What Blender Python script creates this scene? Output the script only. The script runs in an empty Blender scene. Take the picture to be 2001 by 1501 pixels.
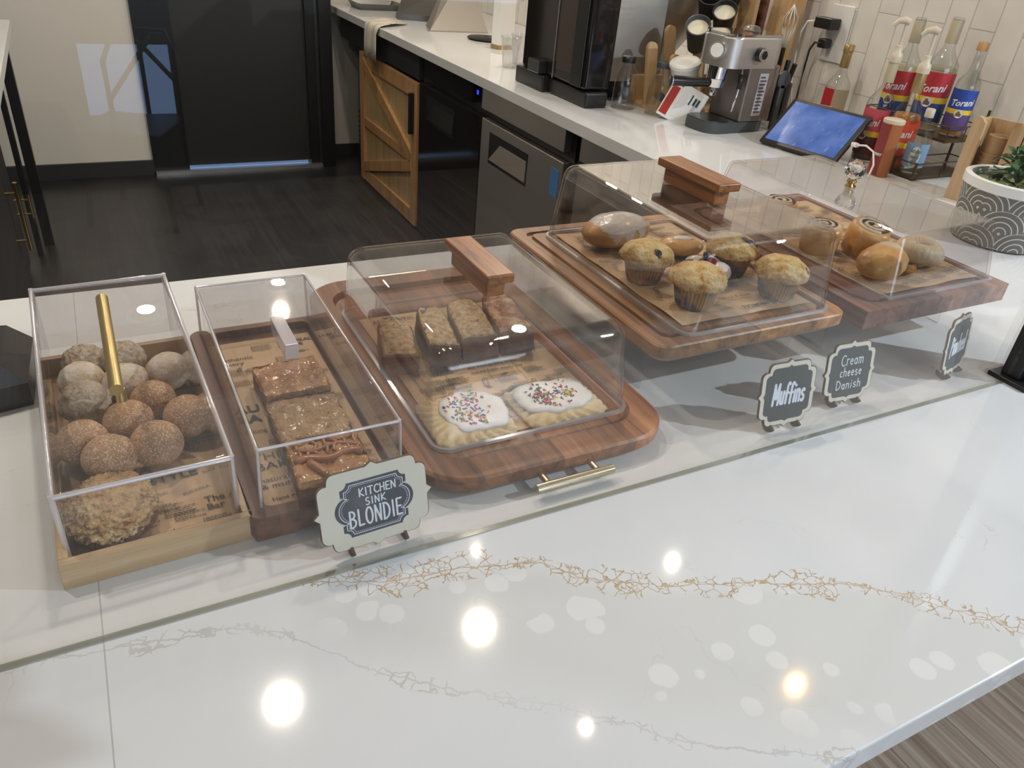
import bpy, bmesh, math, random
from mathutils import Vector, Matrix, noise, Euler
PI = math.pi
S = bpy.context.scene
C = S.collection
CT = 0.93                      # height of the counter top above the floor
# ---------------------------------------------------------------- camera
cam_d = bpy.data.cameras.new('camera')
cam = bpy.data.objects.new('camera', cam_d); C.objects.link(cam)
S.camera = cam
cam_d.sensor_fit = 'HORIZONTAL'; cam_d.sensor_width = 36.0
cam_d.lens = 1496.62731 / 2001 * 36.0
cam_d.clip_start = 0.02; cam_d.clip_end = 60
def cam_rot():
    r, p, y = -0.10051559, 0.54970683, -0.52970448
    Ry = Matrix(((math.cos(y), math.sin(y), 0), (-math.sin(y), math.cos(y), 0), (0, 0, 1)))
    Bm = Matrix(((1, 0, 0), (0, 0, 1), (0, -1, 0)))
    Rp = Matrix(((1, 0, 0), (0, math.cos(p), -math.sin(p)), (0, math.sin(p), math.cos(p))))
    Rr = Matrix(((math.cos(r), -math.sin(r), 0), (math.sin(r), math.cos(r), 0), (0, 0, 1)))
    return (Rr @ Rp @ Bm @ Ry).transposed()
cam.matrix_world = Matrix.Translation((0, 0, CT + 0.57)) @ cam_rot().to_4x4()
# ---------------------------------------------------------------- world, view, lights
S.view_settings.view_transform = 'Standard'; S.view_settings.look = 'None'
S.view_settings.exposure = -0.08; S.view_settings.gamma = 1.0
S.view_settings.use_curve_mapping = False
S.cycles.max_bounces = 14; S.cycles.transparent_max_bounces = 40
S.cycles.diffuse_bounces = 4; S.cycles.glossy_bounces = 5; S.cycles.transmission_bounces = 8
S.cycles.caustics_reflective = False; S.cycles.caustics_refractive = False
S.cycles.sample_clamp_indirect = 4.0
S.cycles.use_denoising = True
W = bpy.data.worlds.new('world'); S.world = W; W.use_nodes = True
W.node_tree.nodes['Background'].inputs[0].default_value = (0.36, 0.56, 1.0, 1)
W.node_tree.nodes['Background'].inputs[1].default_value = 2.2
def light(name, typ, loc, energy, color, size=0.1, size_y=None, aim=None, spot=None):
    d = bpy.data.lights.new(name, typ); o = bpy.data.objects.new(name, d); C.objects.link(o)
    o.location = loc; d.energy = energy; d.color = color
    if typ == 'AREA':
        d.shape = 'DISK' if size_y is None else 'RECTANGLE'; d.size = size
        if size_y: d.size_y = size_y
    else:
        d.shadow_soft_size = size
    if spot: d.spot_size = spot; d.spot_blend = 0.6
    if aim: o.rotation_euler = (Vector(aim) - Vector(loc)).to_track_quat('-Z', 'Y').to_euler()
    return o
WARM = (1.0, 0.885, 0.755); COOL = (0.80, 0.90, 1.0)
CEIL = 2.72
DOWN = [(0.24, 1.72, 1, .075), (0.99, 1.75, 1, .075), (1.91, 1.74, .12, .03), (1.95, 1.05, .22, .03), (1.14, 1.22, .06, .02), (1.15, 2.13, .05, .018), (1.15, 3.3, 1.1, .08), (2.0, 3.4, 1.5, .08), (0.1, 3.6, 1.1, .08), (-0.6, 1.4, 1.2, .08), (0.8, -1.5, .8, .08), (2.2, -1.3, .8, .08), (0.9, 4.6, .6, .08), (1.7, 2.95, .8, .08)]  # lamps read off counter reflections first; the later unseen ones added for brightness
for i, (x, y, k, sz) in enumerate(DOWN):
    light('downlight', 'AREA', (x, y, CEIL - 0.03), 9.8 * k, WARM if i != 3 else (1, .62, .22), sz)
# cool spot added for crisp counter shadows; daylight from the window behind the customer
light('shadow_spot', 'AREA', (2.9, -0.75, 2.56), 64, COOL, 0.045, aim=(0.7, 0.5, 0.93))
light('daylight', 'AREA', (0.8, -3.35, 2.0), 50, COOL, 3.4, 1.3, aim=(0.8, 0, 0.9))

# ---------------------------------------------------------------- helpers
class B:
    def __init__(s): s.bm = bmesh.new()
    def box(s, x0, x1, y0, y1, z0, z1, bev=0, seg=2, M=None):
        vs = [s.bm.verts.new(v) for v in ((x0,y0,z0),(x1,y0,z0),(x1,y1,z0),(x0,y1,z0),(x0,y0,z1),(x1,y0,z1),(x1,y1,z1),(x0,y1,z1))]
        fs = [s.bm.faces.new([vs[i] for i in f]) for f in ((3,2,1,0),(4,5,6,7),(0,1,5,4),(1,2,6,5),(2,3,7,6),(3,0,4,7))]
        if bev:
            es = list({e for f in fs for e in f.edges})
            r = bmesh.ops.bevel(s.bm, geom=es, offset=bev, segments=seg, affect='EDGES', profile=0.5)
            vs = list({v for v in r['verts']} | {v for f in r['faces'] for v in f.verts})
            if M is not None:
                allv = set(vs)
                for f in r['faces']: allv |= set(f.verts)
                vs = list(allv)
        if M is not None: bmesh.ops.transform(s.bm, matrix=M, verts=list(set(v for v in vs if v.is_valid)))
        return s
    def cyl(s, p0, p1, r0, r1=None, n=20, cap=True):
        r1 = r0 if r1 is None else r1
        p0, p1 = Vector(p0), Vector(p1); d = (p1 - p0)
        q = d.to_track_quat('Z', 'Y'); a = []; b = []
        for i in range(n):
            t = 2 * PI * i / n; v = Vector((math.cos(t), math.sin(t), 0))
            a.append(s.bm.verts.new(p0 + q @ (v * r0))); b.append(s.bm.verts.new(p1 + q @ (v * r1)))
        for i in range(n):
            j = (i + 1) % n; s.bm.faces.new((a[i], a[j], b[j], b[i]))
        if cap: s.bm.faces.new(a[::-1]); s.bm.faces.new(b)
        return s
    def tube(s, pts, r, n=8, cap=True):
        pts = [Vector(p) for p in pts]; rings = []
        up = Vector((0, 0, 1))
        for i, p in enumerate(pts):
            d = (pts[min(i+1, len(pts)-1)] - pts[max(i-1, 0)]).normalized()
            a = d.cross(up)
            if a.length < 1e-3: a = d.cross(Vector((1, 0, 0)))
            a.normalize(); b = d.cross(a)
            rr = r[i] if isinstance(r, (list, tuple)) else r
            rings.append([s.bm.verts.new(p + (a * math.cos(2*PI*k/n) + b * math.sin(2*PI*k/n)) * rr) for k in range(n)])
        for q, w in zip(rings, rings[1:]):
            for k in range(n):
                j = (k + 1) % n; s.bm.faces.new((q[k], q[j], w[j], w[k]))
        if cap: s.bm.faces.new(rings[0][::-1]); s.bm.faces.new(rings[-1])
        return s
    def lathe(s, prof, n=32, c=(0, 0), M=None, f=None):
        rings = []; allv = []
        for r, z in prof:
            if r < 1e-6:
                v = s.bm.verts.new((c[0], c[1], z)); rings.append([v]); allv.append(v)
            else:
                ring = []
                for k in range(n):
                    t = 2 * PI * k / n; rr = r * (f(t, z) if f else 1)
                    ring.append(s.bm.verts.new((c[0] + rr * math.cos(t), c[1] + rr * math.sin(t), z)))
                rings.append(ring); allv += ring
        for a, b in zip(rings, rings[1:]):
            if len(a) == 1 and len(b) == 1: continue
            for k in range(n):
                j = (k + 1) % n
                if len(a) == 1: s.bm.faces.new((a[0], b[j], b[k]))
                elif len(b) == 1: s.bm.faces.new((a[k], a[j], b[0]))
                else: s.bm.faces.new((a[k], a[j], b[j], b[k]))
        if M is not None: bmesh.ops.transform(s.bm, matrix=M, verts=allv)
        return s
    def prism(s, pts, z0, z1, M=None, inset_bottom=0):
        n = len(pts); cx = sum(p[0] for p in pts)/n; cy = sum(p[1] for p in pts)/n
        def ins(p):
            if not inset_bottom: return p
            d = Vector((p[0]-cx, p[1]-cy)); L = d.length
            return (p[0] - d.x/L*inset_bottom, p[1] - d.y/L*inset_bottom)
        a = [s.bm.verts.new((*ins(p), z0)) for p in pts]; b = [s.bm.verts.new((p[0], p[1], z1)) for p in pts]
        s.bm.faces.new(a[::-1]); s.bm.faces.new(b)
        for i in range(n):
            j = (i + 1) % n; s.bm.faces.new((a[i], a[j], b[j], b[i]))
        if M is not None: bmesh.ops.transform(s.bm, matrix=M, verts=a + b)
        return s
    def rings(s, rs, close_top=True, close_bot=True):
        """rs: list of closed loops of 3-D points with equal counts"""
        vs = [[s.bm.verts.new(p) for p in r] for r in rs]
        for a, b in zip(vs, vs[1:]):
            n = len(a)
            for k in range(n):
                j = (k + 1) % n; s.bm.faces.new((a[k], a[j], b[j], b[k]))
        if close_bot: s.bm.faces.new(vs[0][::-1])
        if close_top: s.bm.faces.new(vs[-1])
        return vs
    def sphere(s, c, r, sub=3, sc=(1, 1, 1), amp=0, freq=1, seed=0, flat=None, rot=0):
        res = bmesh.ops.create_icosphere(s.bm, subdivisions=sub, radius=1)
        off = Vector((seed * 7.3, seed * 3.1, seed * 1.7))
        for v in res['verts']:
            n = v.co.copy(); k = 1 + (amp * noise.fractal(n * freq + off, 0.8, 2.0, 4) if amp else 0)
            p = Vector((n.x * sc[0], n.y * sc[1], n.z * sc[2])) * k * r
            if flat is not None and p.z < flat: p.z = flat + (p.z - flat) * 0.15
            if rot: p = Matrix.Rotation(rot, 3, 'Z') @ p
            v.co = p + Vector(c)
        return s
    def xf(s, M):
        bmesh.ops.transform(s.bm, matrix=M, verts=s.bm.verts); return s
    def mesh(s, m): s.bm.from_mesh(m); return s
    def obj(s, name, mat, parent=None, smooth=False, loc=None, wn=False, sharp=None):
        me = bpy.data.meshes.new(name)
        bmesh.ops.recalc_face_normals(s.bm, faces=s.bm.faces)
        s.bm.to_mesh(me); s.bm.free()
        if mat: me.materials.append(mat)
        if smooth or wn:
            for p in me.polygons: p.use_smooth = True
            if sharp is not None: me.set_sharp_from_angle(angle=math.radians(sharp))
        o = bpy.data.objects.new(name, me); C.objects.link(o)
        if parent: o.parent = parent
        if loc: o.location = loc
        if wn:
            m = o.modifiers.new('wn', 'WEIGHTED_NORMAL'); m.keep_sharp = True
        return o
def tag(o, label=None, cat=None, group=None, kind=None):
    if label: o['label'] = label
    if cat: o['category'] = cat
    if group: o['group'] = group
    if kind: o['kind'] = kind
    return o
def thing(name, label, cat, loc, rz=0, group=None):
    """an Empty at the thing's base; loc z is measured from the counter top"""
    o = bpy.data.objects.new(name, None); C.objects.link(o); o.empty_display_size = 0.02
    o.location = (loc[0], loc[1], loc[2] + CT); o.rotation_euler = (0, 0, rz)
    return tag(o, label, cat, group)
def copy_tree(o, parent=None):
    c = o.copy(); C.objects.link(c)
    if parent: c.parent = parent
    for ch in list(o.children): copy_tree(ch, c)
    return c
def rrect(x0, x1, y0, y1, r, n=6):
    out = []
    for cx, cy, a0 in ((x1-r, y0+r, -90), (x1-r, y1-r, 0), (x0+r, y1-r, 90), (x0+r, y0+r, 180)):
        for i in range(n + 1):
            a = math.radians(a0 + 90 * i / n); out.append((cx + r*math.cos(a), cy + r*math.sin(a)))
    return out
def Rm(ax, deg): return Matrix.Rotation(math.radians(deg), 4, ax)
def T(x, y, z): return Matrix.Translation((x, y, z))

# ---------------------------------------------------------------- materials
class NT:
    def __init__(s, name):
        s.m = bpy.data.materials.new(name); s.m.use_nodes = True
        s.t = s.m.node_tree; s.t.nodes.clear()
        s.out = s.t.nodes.new('ShaderNodeOutputMaterial')
    def n(s, typ, ins=None, **kw):
        nd = s.t.nodes.new('ShaderNode' + typ)
        for k, v in kw.items(): setattr(nd, k, v)
        for k, v in (ins or {}).items(): s.set(nd.inputs[k], v)
        return nd
    def set(s, sock, v):
        if isinstance(v, bpy.types.NodeSocket): s.t.links.new(v, sock)
        elif isinstance(v, bpy.types.Node): s.t.links.new(v.outputs[0], sock)
        else:
            if hasattr(sock.default_value, '__len__') and not hasattr(v, '__len__'): v = (v,)*len(sock.default_value)
            if sock.type == 'RGBA' and len(v) == 3: v = (*v, 1)
            sock.default_value = v
    def math(s, op, a, b=0.0, c=0.0, clamp=False):
        nd = s.n('Math', {0: a, 1: b, 2: c}, operation=op); nd.use_clamp = clamp; return nd.outputs[0]
    def mix(s, f, a, b, mode='MIX'):
        nd = s.n('Mix', data_type='RGBA', blend_type=mode); s.set(nd.inputs[0], f); s.set(nd.inputs[6], a); s.set(nd.inputs[7], b); return nd.outputs[2]
    def ramp(s, v, stops, interp='LINEAR'):
        nd = s.n('ValToRGB', {0: v}); cr = nd.color_ramp; cr.interpolation = interp
        while len(cr.elements) < len(stops): cr.elements.new(0.5)
        for e, (p, c) in zip(cr.elements, stops):
            e.position = p; e.color = (c, c, c, 1) if not hasattr(c, '__len__') else (*c, 1)
        return nd.outputs[0]
    def coord(s, scale=(1, 1, 1), rot=(0, 0, 0), which='Object'):
        tc = s.n('TexCoord'); mp = s.n('Mapping', {0: tc.outputs[which], 2: rot, 3: scale}); return mp.outputs[0]
    def noise(s, vec, scale, detail=3, rough=0.5, dist=0):
        return s.n('TexNoise', {'Vector': vec, 'Scale': scale, 'Detail': detail, 'Roughness': rough, 'Distortion': dist}).outputs[0]
    def bump(s, h, strength=0.3, dist=0.002):
        return s.n('Bump', {'Height': h, 'Strength': strength, 'Distance': dist}).outputs[0]
    def bsdf(s, **kw):
        names = dict(col='Base Color', rough='Roughness', metal='Metallic', norm='Normal', spec='Specular IOR Level', sss='Subsurface Weight',
                     coat='Coat Weight', em='Emission Color', es='Emission Strength', alpha='Alpha', trans='Transmission Weight', crough='Coat Roughness', sssr='Subsurface Radius', ssss='Subsurface Scale', sheen='Sheen Weight')
        b = s.n('BsdfPrincipled', {names[k]: v for k, v in kw.items()})
        s.t.links.new(b.outputs[0], s.out.inputs[0]); return b
def plain(name, col, rough=0.5, metal=0, **kw):
    t = NT(name); t.bsdf(col=col, rough=rough, metal=metal, **kw); return t.m
def brushed(name, col, rough=0.28, scale=(2, 2, 300)):
    t = NT(name); n = t.noise(t.coord(scale), 3, 2)
    t.bsdf(col=t.mix(n, tuple(c*0.85 for c in col), col), rough=t.math('ADD', t.math('MULTIPLY', n, 0.15), rough-0.07), metal=1.0); return t.m
def wood(name, cols, plank=0.045, axis='Y', grain=1.0, rough=0.45, stave=True, coat=0.15):
    """cols: dark, mid, light; boards run along axis"""
    t = NT(name); tc = t.n('TexCoord').outputs['Object']
    sp = t.n('SeparateXYZ', {0: tc})
    u = sp.outputs[{'Y': 0, 'X': 1, 'Z': 0}[axis]]; v = sp.outputs[{'Y': 1, 'X': 0, 'Z': 2}[axis]]; w = sp.outputs[{'Y': 2, 'X': 2, 'Z': 1}[axis]]
    pid = t.math('FLOOR', t.math('DIVIDE', u, plank))
    rnd = t.n('TexWhiteNoise', {'W': pid}, noise_dimensions='1D').outputs[0]
    off = t.math('MULTIPLY', rnd, 9.0)
    vec = t.n('CombineXYZ', {0: t.math('MULTIPLY', u, 60*grain), 1: t.math('ADD', t.math('MULTIPLY', v, 4*grain), off), 2: t.math('MULTIPLY', w, 60*grain)}).outputs[0]
    n1 = t.noise(vec, 1.0, 5, 0.6, 0.6)
    vec2 = t.n('CombineXYZ', {0: t.math('MULTIPLY', u, 500), 1: t.math('MULTIPLY', v, 25), 2: t.math('MULTIPLY', w, 500)}).outputs[0]
    n2 = t.noise(vec2, 1.0, 2)
    c = t.ramp(n1, [(0.30, cols[0]), (0.5, cols[1]), (0.72, cols[2])])
    if stave:
        k = t.ramp(rnd, [(0.0, 0.55), (0.5, 1.0), (1.0, 1.3)])
        c = t.mix(1.0, c, k, 'MULTIPLY')
    c = t.mix(t.math('MULTIPLY', n2, 0.35), c, tuple(x*0.45 for x in cols[0]))
    t.bsdf(col=c, rough=rough, norm=t.bump(n2, 0.15, 0.0006), coat=coat, crough=0.25); return t.m
def acrylic(name, tint=(1, 1, 1), f0=0.045, haze=0.0, hazecol=(0.9, 0.88, 0.9), gloss=(1, 1, 1), grz=0.72, pw=5.0):
    t = NT(name)
    fac = t.n('LayerWeight', {0: 0.5}).outputs['Facing']
    F = t.math('ADD', t.math('MULTIPLY', t.math('POWER', fac, pw), 1 - f0), f0, clamp=True)
    tcol = t.mix(t.math('POWER', fac, 2.5), tuple(tint), tuple(c*grz for c in tint))
    tr = t.n('BsdfTransparent', {0: tcol}); gl = t.n('BsdfGlossy', {0: gloss, 1: 0.0 if haze < .2 else 0.12})
    if haze: 
        df = t.n('BsdfDiffuse', {0: hazecol}); a = t.n('MixShader', {0: haze, 1: tr.outputs[0], 2: df.outputs[0]})
        tr = a
    ms = t.n('MixShader', {0: F, 1: tr.outputs[0], 2: gl.outputs[0]})
    t.t.links.new(ms.outputs[0], t.out.inputs[0]); return t.m

def quartz(name, veins=True):
    t = NT(name); tc = t.n('TexCoord').outputs['Object']
    dn = t.n('TexNoise', {'Vector': tc, 'Scale': 26, 'Detail': 4, 'Roughness': 0.6})
    dist = t.n('VectorMath', {0: dn.outputs['Color'], 1: (0.5, 0.5, 0.5)}, operation='SUBTRACT').outputs[0]
    dist = t.n('VectorMath', {0: dist, 3: 0.022}, operation='SCALE').outputs[0]
    tv = t.n('VectorMath', {0: tc, 1: dist}, operation='ADD').outputs[0]
    sp = t.n('SeparateXYZ', {0: tv}); x, y = sp.outputs[0], sp.outputs[1]
    sp0 = t.n('SeparateXYZ', {0: tc}); x0, y0 = sp0.outputs[0], sp0.outputs[1]
    soft = t.noise(tc, 2.2, 3)
    base = t.ramp(soft, [(0.3, (0.63, 0.645, 0.655)), (0.7, (0.70, 0.72, 0.735))])
    # hair-thin grey veins
    big = t.noise(tv, 3.0, 5, 0.55, 0.4)
    line = t.math('SUBTRACT', 1.0, t.math('DIVIDE', t.math('ABSOLUTE', t.math('SUBTRACT', big, 0.47)), 0.0022), clamp=True)
    gate = t.ramp(t.noise(tc, 5, 2), [(0.5, 0.0), (0.62, 0.55)])
    base = t.mix(t.math('MULTIPLY', line, gate), base, (0.50, 0.47, 0.43))
    if veins:
        def curve(pts, x0_, x1_, y0_, y1_):
            nd = t.n('FloatCurve', {1: t.math('DIVIDE', t.math('SUBTRACT', x, x0_), x1_ - x0_)})
            cu = nd.mapping.curves[0]
            pp = [((a - x0_)/(x1_-x0_), (b - y0_)/(y1_-y0_)) for a, b in pts]
            cu.points[0].location = pp[0]; cu.points[1].location = pp[-1]
            for p in pp[1:-1]: cu.points.new(*p)
            nd.mapping.update()
            return t.math('ADD', t.math('MULTIPLY', nd.outputs[0], y1_ - y0_), y0_)
        def band(yc, w):
            d = t.math('ABSOLUTE', t.math('SUBTRACT', y, yc))
            return t.math('SUBTRACT', 1.0, t.math('DIVIDE', d, w), clamp=True)
        g = curve([(0.0, .56), (.119, .538), (.194, .512), (.31, .488), (.394, .427), (.543, .361), (.641, .313), (.695, .26), (.745, .213), (.8, .18)], 0, .8, 0, .6)
        v1 = t.n('TexVoronoi', {'Vector': tv, 'Scale': 72, 'Randomness': 1.0}, feature='DISTANCE_TO_EDGE').outputs[0]
        v2 = t.n('TexVoronoi', {'Vector': tv, 'Scale': 150}, feature='DISTANCE_TO_EDGE').outputs[0]
        wn = t.noise(tc, 14, 2)
        b1 = band(g, 0.024)
        b1 = t.math('GREATER_THAN', b1, t.ramp(wn, [(0.36, 0.80), (0.56, 0.04)]))
        l1 = t.math('LESS_THAN', v1, 0.032); l2 = t.math('MULTIPLY', t.math('LESS_THAN', v2, 0.045), t.math('GREATER_THAN', t.noise(tc, 40, 1), 0.56))
        ln = t.math('MULTIPLY', t.math('MAXIMUM', l1, l2), b1)
        core = t.math('GREATER_THAN', band(g, 0.0009), 0.1)
        ln = t.math('MAXIMUM', ln, t.math('MULTIPLY', core, 0.8))
        xin = t.math('MULTIPLY', t.math('GREATER_THAN', x0, 0.105), t.math('LESS_THAN', x0, 0.76))
        xin = t.math('MULTIPLY', xin, t.math('LESS_THAN', y0, 0.56))
        # pale quartz pebbles scattered between the two veins
        g2 = curve([(0.0, .52), (.06, .50), (.137, .421), (.198, .372), (.253, .336), (.304, .293), (.346, .256), (.398, .22), (.5, .17)], 0, .5, 0, .6)
        inside = t.math('MULTIPLY', t.math('DIVIDE', t.math('SUBTRACT', g, y), 0.02, clamp=True), t.math('DIVIDE', t.math('SUBTRACT', y, g2), 0.06, clamp=True))
        inside = t.math('MULTIPLY', inside, t.math('DIVIDE', t.math('SUBTRACT', x0, 0.06), 0.08, clamp=True))
        grey = t.mix(t.math('MULTIPLY', inside, 0.6), base, (0.60, 0.605, 0.585))
        tvs = t.n('VectorMath', {0: tc, 1: t.n('VectorMath', {0: dist, 3: 0.35}, operation='SCALE').outputs[0]}, operation='ADD').outputs[0]
        vb = t.n('TexVoronoi', {'Vector': tvs, 'Scale': 24, 'Randomness': 0.9}, feature='F1')
        rr = t.n('SeparateColor', {0: vb.outputs['Color']})
        thr = t.math('MULTIPLY', t.math('GREATER_THAN', rr.outputs[0], 0.1), t.math('ADD', 0.22, t.math('MULTIPLY', rr.outputs[1], 0.28)))
        blob = t.math('DIVIDE', t.math('SUBTRACT', thr, vb.outputs['Distance']), 0.03, clamp=True)
        base = t.mix(t.math('MULTIPLY', t.math('MULTIPLY', blob, inside), 0.6), grey, (0.76, 0.77, 0.77))
        lb = t.math('GREATER_THAN', band(g2, 0.014), t.ramp(wn, [(0.4, 0.9), (0.62, 0.15)]))
        lg = t.math('MULTIPLY', t.math('LESS_THAN', v1, 0.05), lb)
        core2 = t.math('GREATER_THAN', band(g2, 0.001), 0.1)
        lg = t.math('MULTIPLY', t.math('MAXIMUM', lg, core2), t.math('LESS_THAN', x0, 0.48))
        lg = t.math('MULTIPLY', lg, t.ramp(t.noise(tc, 9, 2), [(0.35, 0.05), (0.6, 0.6)]))
        base = t.mix(lg, base, (0.45, 0.43, 0.39))
        gold = t.mix(t.noise(tc, 90, 2), (0.33, 0.22, 0.11), (0.58, 0.45, 0.29))
        base = t.mix(t.math('MULTIPLY', t.math('MULTIPLY', ln, xin), 0.9), base, gold)
        seam = t.math('LESS_THAN', t.math('ABSOLUTE', t.math('SUBTRACT', x0, -0.067)), 0.0006)
        base = t.mix(t.math('MULTIPLY', seam, 0.6), base, (0.33, 0.30, 0.27))
    t.bsdf(col=base, rough=t.math('ADD', 0.05, t.math('MULTIPLY', t.noise(tc, 8, 2), 0.03)), spec=0.5); return t.m

M = {}
M['quartz'] = quartz('quartz_counter'); M['quartz2'] = quartz('quartz_back', False)
M['acacia'] = wood('acacia', ((.10, .030, .010), (.30, .112, .038), (.48, .215, .085)), 0.052)
M['acacia2'] = wood('acacia_tan', ((.14, .050, .015), (.37, .165, .052), (.56, .30, .11)), 0.055)
M['acacia3'] = wood('acacia_dark', ((.09, .03, .014), (.22, .08, .038), (.33, .14, .07)), 0.06)
M['acaciaX'] = wood('acacia_red', ((.12, .04, .024), (.29, .12, .08), (.42, .22, .155)), 0.06)
M['bamboo'] = wood('bamboo', ((.36, .22, .10), (.50, .34, .18), (.60, .44, .26)), 0.02, axis='X', grain=0.6, stave=False)
M['bambooY'] = wood('bamboo_long', ((.44, .27, .12), (.60, .41, .21), (.70, .52, .31)), 0.02, axis='Y', grain=0.6, stave=False)
M['bambooZ'] = wood('bamboo_upright', ((.46, .28, .13), (.60, .40, .21), (.70, .50, .30)), 0.02, axis='Z', grain=0.5, stave=False)
M['handlewood'] = wood('handle_wood', ((.12, .034, .006), (.31, .112, .026), (.46, .19, .05)), 0.2, grain=1.4, stave=False, coat=0.2, rough=0.42)
M['pinewood'] = wood('cabinet_wood', ((.38, .19, .07), (.52, .29, .12), (.62, .38, .18)), 0.25, axis='Z', grain=0.35, stave=False, rough=0.5)
M['pinepanel'] = wood('cabinet_panel', ((.42, .28, .12), (.55, .38, .18), (.62, .45, .24)), 0.25, axis='Z', grain=0.3, stave=False, rough=0.5)
M['acr'] = acrylic('clear_acrylic', (0.985, 0.98, 0.985), grz=.66, pw=3.6)
M['acrthick'] = acrylic('clear_acrylic_thick', (0.97, 0.965, 0.97))
M['acredge'] = acrylic('acrylic_edge', (0.90, 0.88, 0.91), 0.20, 0.42, (0.84, 0.81, 0.86))
M['acrrim'] = acrylic('acrylic_rim', (0.93, 0.92, 0.93), 0.25, 0.22)
M['pane'] = acrylic('sneeze_glass', (0.985, 0.98, 0.965), 0.034, grz=.95)
M['paneedge'] = acrylic('glass_edge', (0.75, 0.80, 0.72), 0.30, 0.35, (0.66, 0.68, 0.58))
M['bottle'] = acrylic('bottle_glass', (0.93, 0.94, 0.93), 0.06)
M['plasticcup'] = acrylic('cup_plastic', (0.95, 0.95, 0.95), 0.07, 0.05)
M['brass'] = brushed('brushed_brass', (.62, .49, .22), 0.33, (300, 2, 300))
M['gold'] = plain('polished_gold', (.80, .56, .22), 0.15, 1)
M['champ'] = brushed('champagne_metal', (.74, .66, .47), 0.22, (2, 300, 300))
M['steel'] = brushed('brushed_steel', (.66, .64, .60), 0.38)
M['steeldk'] = brushed('dark_steel', (.20, .20, .20), 0.3)
M['chrome'] = plain('chrome', (.75, .75, .75), 0.08, 1)
M['black'] = plain('black_plastic', (.012, .012, .013), 0.35)
M['blackgl'] = plain('black_gloss', (.012, .010, .010), 0.08)
M['blackmt'] = plain('black_matte', (.02, .02, .022), 0.6)
M['white'] = plain('white_plastic', (.80, .80, .78), 0.35)
M['cream'] = plain('cream_plastic', (.60, .52, .40), 0.4)
M['darkgrey'] = plain('dark_grey', (.055, .065, .07), 0.5)
M['chalk'] = plain('chalkboard', (.048, .055, .057), 0.75)
M['navy'] = plain('navy_board', (.028, .036, .060), 0.7)
M['birch'] = plain('birch_ply', (.63, .61, .52), 0.6)
M['birchedge'] = plain('burnt_edge', (.10, .055, .03), 0.8)
M['chalkwhite'] = plain('chalk_marker', (.66, .72, .80), 0.7)
M['ink'] = plain('printed_ink', (.07, .05, .035), 0.8)
def kraft():
    t = NT('kraft_paper'); tc = t.coord(); n = t.noise(tc, 60, 4); n2 = t.noise(tc, 9, 3)
    c = t.mix(n, (.56, .38, .21), (.66, .47, .28))
    c = t.mix(t.ramp(n2, [(0.45, 0), (0.75, 0.35)]), c, (.46, .28, .15))
    t.bsdf(col=c, rough=0.6, norm=t.bump(n2, 0.6, 0.004)); return t.m
M['kraft'] = kraft()
def food(name, stops, scale, bump=0.6, dist=0.003, rough=0.7, speck=None, sss=0.06, coat=0, sscale=400, smin=0.62, zfade=None):
    t = NT(name); tc = t.coord(); n = t.noise(tc, scale, 6, 0.65); n2 = t.noise(tc, scale*4, 3)
    c = t.ramp(n, stops)
    if speck:
        v = t.n('TexVoronoi', {'Vector': tc, 'Scale': sscale}, feature='F1')
        r = t.n('SeparateColor', {0: v.outputs['Color']}).outputs[0]
        c = t.mix(t.math('MULTIPLY', t.math('GREATER_THAN', r, smin), t.math('LESS_THAN', v.outputs['Distance'], 0.5)), c, speck)
    h = t.math('ADD', n, t.math('MULTIPLY', n2, 0.5))
    t.bsdf(col=c, rough=rough, norm=t.bump(h, bump, dist), coat=coat, crough=0.15); return t.m
M['cinn'] = food('cinnamon_sugar', [(0.3, (.30, .14, .06)), (0.5, (.50, .28, .14)), (0.7, (.60, .38, .21))], 40, 0.8, 0.003, speck=(.76, .61, .44), sscale=640, smin=0.56)
M['powder'] = food('powdered_bun', [(0.34, (.52, .30, .13)), (0.44, (.70, .57, .40)), (0.6, (.82, .76, .66))], 45, 0.8, 0.003)
M['crumb'] = food('crumb_coat', [(0.34, (.42, .24, .11)), (0.46, (.68, .55, .39)), (0.62, (.80, .71, .57))], 110, 1.0, 0.005)
M['streusel'] = food('streusel', [(0.33, (.22, .09, .07)), (0.42, (.52, .31, .14)), (0.55, (.66, .46, .23)), (0.7, (.74, .60, .38))], 85, 1.0, 0.006)
M['berryside'] = food('berry_side', [(0.35, (.07, .03, .04)), (0.55, (.20, .10, .08)), (0.7, (.42, .26, .15))], 120, 1.0, 0.004)
M['blondie1'] = food('blondie_top', [(0.3, (.18, .07, .02)), (0.45, (.42, .20, .07)), (0.65, (.56, .31, .13))], 45, 0.9, 0.005, rough=0.35, coat=0.5)
M['blondie2'] = food('blondie_nut', [(0.3, (.22, .11, .04)), (0.45, (.44, .26, .11)), (0.7, (.57, .38, .19))], 60, 1.0, 0.006, rough=0.4, coat=0.35)
M['blondieside'] = food('blondie_side', [(0.3, (.08, .03, .02)), (0.6, (.22, .09, .045))], 90, 0.6, 0.003, coat=0.1)
M['caramel'] = food('caramel', [(0.3, (.34, .14, .06)), (0.7, (.50, .24, .11))], 30, 0.2, 0.002, rough=0.3, coat=0.5)
M['loafcrumb'] = food('loaf_crumb', [(0.36, (.30, .17, .07)), (0.5, (.54, .38, .20)), (0.64, (.68, .52, .32))], 130, 0.7, 0.003)
M['loafcrust'] = food('loaf_crust', [(0.3, (.035, .015, .01)), (0.7, (.13, .055, .03))], 60, 0.5, 0.002, rough=0.5)
M['jamcrumb'] = food('jam_swirl', [(0.38, (.13, .03, .03)), (0.48, (.32, .14, .08)), (0.60, (.60, .42, .24))], 45, 0.7, 0.003)
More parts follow.
